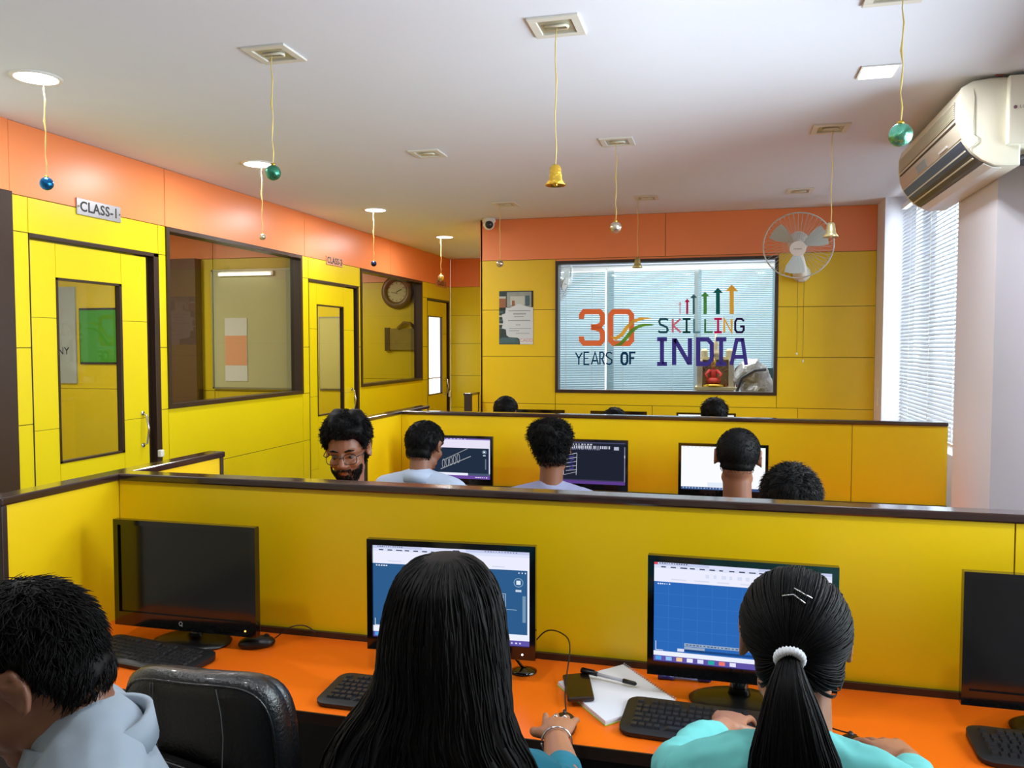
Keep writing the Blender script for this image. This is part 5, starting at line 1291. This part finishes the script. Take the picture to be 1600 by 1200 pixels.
rB, MhB, rotB, ARB, SB, rtB, fwB = person('woman with a ponytail and white hair tie in a mint green top', hcB, R(4), R(10), 0, R(2), (.13, 1.33), SKIN, MINT, JEAN, pony,
    {'L': (V((-.085, 1.50, .87)), V((.008, 1.765, .838)), V((.22, 1, -.10)), V((0, 0, -1)), .30), 'R': (V((.335, 1.50, .85)), V((.365, 1.735, .828)), V((-.35, 1, -.08)), V((0, 0, -1)), .22)}, sh=.150, scale=.98, vox=.004, cvox=.007, folds=.026, sleeve='long', sh_back=.085, sh_drop=.222, bulk=.88, ar=.88)
seat_for(.13, 1.38, R(2), 'black office chair under the woman with the ponytail', top=.84)
# --- man in the pale shirt at the lower left ------------------------------
hcC = V((-.850, .836, 1.232))
def combC(p): return V((p.x*.4, .5, -.3)) if p.z > .09 else V((0, -.35, -1))
hC = short_hair(thick=lambda p: .006+.014*max(0, p.z-.05)/.07, N=5200, length=.032, lift=.22, rad=.0009, seed=9, m=HAIRB, lump=.008)
rC, MhC, rotC, ARC, SC_, rtC, fwC = person('man with short dark hair in a pale blue shirt at the lower left corner', hcC, R(120), R(28), R(0), R(132), (-.745, .845), SKIND, cloth('pale_blue_shirt', (142, 155, 168), .03), JEAN, hC,
    {'L': (V((-.66, .52, .93)), V((-.90, .50, .80)), V((-1, -.1, -.1)), V((0, 0, -1)), .4), 'R': (V((-.98, .92, .90)), V((-1.12, .74, .80)), V((-.7, -.6, -.1)), V((0, 0, -1)), .4)}, sh=.168, vox=.006, cvox=.007, sleeve='short', sh_c=(-.780, .858, 1.085), bulk=1.0, folds=.012, scale=.89, neck_len=0)
collar(rC, SC_, rtC, fwC, cloth('pale_blue_shirt', (142, 155, 168), .03), up=.066, r_=.074)
office_chair((-.76, .82), R(132), 'black office chair under the man in the pale blue shirt', top=.84)
# --- middle row -----------------------------------------------------------
def glasses(root, Mh, rot):
    fm = mat('glasses_frame', (20, 16, 16), .25)
    for s_ in (-1, 1):
        pts = []
        for k in range(25):
            a = 2*math.pi*k/24; e = .7; pts.append(Mh @ V((s_*.034+math.copysign(abs(math.cos(a))**e, math.cos(a))*.0265, .101-.10*abs(s_*.034+math.cos(a)*.02)*.6, -.003+math.copysign(abs(math.sin(a))**e, math.sin(a))*.021)))
        MB().tube(pts, .0016, 6).build('rim', fm, root, smooth=True)
        MB().tube([Mh @ V(p) for p in ((s_*.060, .096, .006), (s_*.078, .070, .006), (s_*.084, .0, .008), (s_*.084, -.02, -.004))], .0018, 6).build('temple', fm, root, smooth=True)
    MB().tube([Mh @ V(p) for p in ((-.009, .102, .002), (0, .106, .005), (.009, .102, .002))], .0016, 6).build('bridge', fm, root, smooth=True)
def beard(root, Mh, rot, seed=2):
    mb = MB(); rnd = random.Random(seed)
    for k in range(900):
        a = rnd.uniform(-1.45, 1.45); z = rnd.uniform(-.105, -.040)
        x = .061*math.sin(a); y = .020+.066*math.cos(a); 
        if abs(a) < .55 and z > -.072 and not (abs(a) < .5 and -.056 < z < -.046): continue
        if abs(a) < 1.0 and z > -.055 and not (abs(a) < .5 and -.056 < z < -.046): continue
        t = max(0, (-z-.06)/.05); x *= 1-.42*t; y = .02+(y-.02)*(1-.22*t)+.004
        if abs(a) < .5: y += .003
        p = V((x, y, z)); d = V((x, y-.02, -.02)).normalized(); mb.tube([Mh @ p, Mh @ (p+d*.006+V((0, 0, -.006)))], [.0018, .0007], 4)
    mb.build('beard', HAIR, root, smooth=True)
hG = V((-1.466, 3.02, 1.228))
def curlyG(root, Mh, rot):
    th = lambda p: .010+.036*max(0, min(1, (p.z-.03)/.07))
    mb = hair_cap(Mh, th, .022, seed=6, freq=30, front=.066); tufts(mb, Mh, 3000, th, .026, .35, .0017, curl=.006, seed=6, front=.066)
    mb.build('hair', HAIR, root, smooth=True); glasses(root, Mh, rot); beard(root, Mh, rot)
person('bearded man with glasses and thick black hair facing the camera behind the nearest partition', hG, R(192), R(12), R(3), R(190), (-1.45, 3.12), SKIND, DKT, JEAN, curlyG, {'R': (V((-1.70, 2.95, .86)), V((-1.62, 2.70, .80)), V((.2, -1, -.03)), V((0, 0, -1)), .4), 'L': (V((-1.24, 2.95, .86)), V((-1.32, 2.70, .80)), V((-.2, -1, -.03)), V((0, 0, -1)), .4)}, vox=.0045, sh_drop=.24, sleeve='short')
seat_for(-1.45, 3.08, R(188), 'black office chair under the man with glasses', top=.86)
hW = V((-1.415, 3.78, 1.155))
rW, _, _, _, SW, rtW, fwW = person('man in a white shirt seen from behind, beside the pipe drawing in the middle row', hW, R(-14), R(10), 0, R(-4), (-1.40, 3.62), SKIND, WSH, JEAN, short_hair(thick=.012, N=1800, length=.02, lift=.25, rad=.0011, seed=12), {'R': (V((-1.16, 3.95, .86)), V((-1.22, 4.28, .81)), V((-.1, 1, 0)), V((0, 0, -1)), .4), 'L': (V((-1.70, 3.95, .86)), V((-1.62, 4.28, .81)), V((.1, 1, 0)), V((0, 0, -1)), .4)}, sh=.18, sh_drop=.205, sh_back=.07)
collar(rW, SW, rtW, fwW, WSH, up=.075, r_=.078)
seat_for(-1.40, 3.72, 0, 'black office chair under the man in the white shirt', top=.84)
hV = V((-.783, 3.78, 1.160))
def curlyV(root, Mh, rot):
    th = lambda p: .010+.024*max(0, min(1, (p.z-.02)/.07))+.014*max(0, p.y/.08)+.016*max(0, min(1, (-p.x-.02)/.04))*max(0, min(1, (p.z-.03)/.04))
    mb = hair_cap(Mh, th, .016, seed=8, freq=32); tufts(mb, Mh, 2000, th, .028, .6, .0016, curl=.008, seed=8)
    mb.build('hair', HAIR, root, smooth=True)
person('man with tousled curly hair in a lavender t-shirt seen from behind in the middle row', hV, R(10), R(4), R(-3), R(3), (-.80, 3.66), SKIND, LAV, JEAN, curlyV, {'R': (V((-.56, 3.95, .86)), V((-.64, 4.28, .81)), V((-.1, 1, 0)), V((0, 0, -1)), .4), 'L': (V((-1.04, 3.95, .86)), V((-.96, 4.28, .81)), V((.1, 1, 0)), V((0, 0, -1)), .4)}, sh_drop=.245)
seat_for(-.80, 3.70, 0, 'black office chair under the man in the lavender t-shirt', top=.84)
hB = V((.064, 3.70, 1.158))
person('man with close cropped black hair and visible ears before the plain white screen', hB, R(-3), R(2), R(2), 0, (.05, 3.66), SKIND, DKT, JEAN, short_hair(thick=.007, N=2200, length=.008, lift=.5, rad=.0009, seed=14, lump=.002, nape=-.055), {'R': (V((.30, 3.95, .86)), V((.20, 4.28, .81)), V((-.1, 1, 0)), V((0, 0, -1)), .4), 'L': (V((-.20, 3.95, .86)), V((-.10, 4.28, .81)), V((.1, 1, 0)), V((0, 0, -1)), .4)}, scale=1.10, sh_drop=.27)
seat_for(.05, 3.74, 0, 'black office chair under the man before the white screen', top=.84)
hK = V((.222, 2.88, 1.118))
person('person with thick short black hair bent down behind the nearest partition at right', hK, R(178), R(52), 0, R(180), (.24, 3.10), SKIND, DKT, JEAN, short_hair(thick=.020, N=2600, length=.026, lift=.5, rad=.0012, seed=16, lump=.008), {'R': (V((.02, 2.90, .86)), V((.12, 2.66, .80)), V((.2, -1, -.03)), V((0, 0, -1)), .4), 'L': (V((.46, 2.90, .86)), V((.36, 2.66, .80)), V((-.2, -1, -.03)), V((0, 0, -1)), .4)}, sh_drop=.22, sh_back=.10)
seat_for(.24, 3.04, R(180), 'black office chair under the bent person with thick black hair', top=.78)
# --- farthest row ----------------------------------------------------------
for i, (x, z, lb, st) in enumerate(((-1.655, 1.125, 'person with smooth black hair in the farthest row below the poster', dict(thick=.016, N=300, length=.02, lift=.3, rad=.002)), (-.80, 1.055, 'person whose hair just clears the middle partition in the farthest row', dict(thick=.014, N=300, length=.02, lift=.4, rad=.002)), (-.065, 1.135, 'person with dark hair in the farthest row below the word INDIA', dict(thick=.020, N=400, length=.03, lift=.5, rad=.002)))):
    person(lb, V((x, 6.22, z)), R((-12, 0, 4)[i]), R(8), 0, 0, (x, 6.12), SKIND, (GREY, WSH, DKT)[i], JEAN, short_hair(seed=20+i, **st), {'R': (V((x+.24, 6.34, .84)), V((x+.16, 6.62, .80)), V((-.1, 1, 0)), V((0, 0, -1)), .4), 'L': (V((x-.24, 6.34, .84)), V((x-.16, 6.62, .80)), V((.1, 1, 0)), V((0, 0, -1)), .4)}, vox=.012, cvox=.014, sh_drop=.23, face=False)
    seat_for(x, 6.16, 0, 'black office chair under the %s person of the farthest row' % ('leftmost', 'middle', 'rightmost')[i], top=.84)
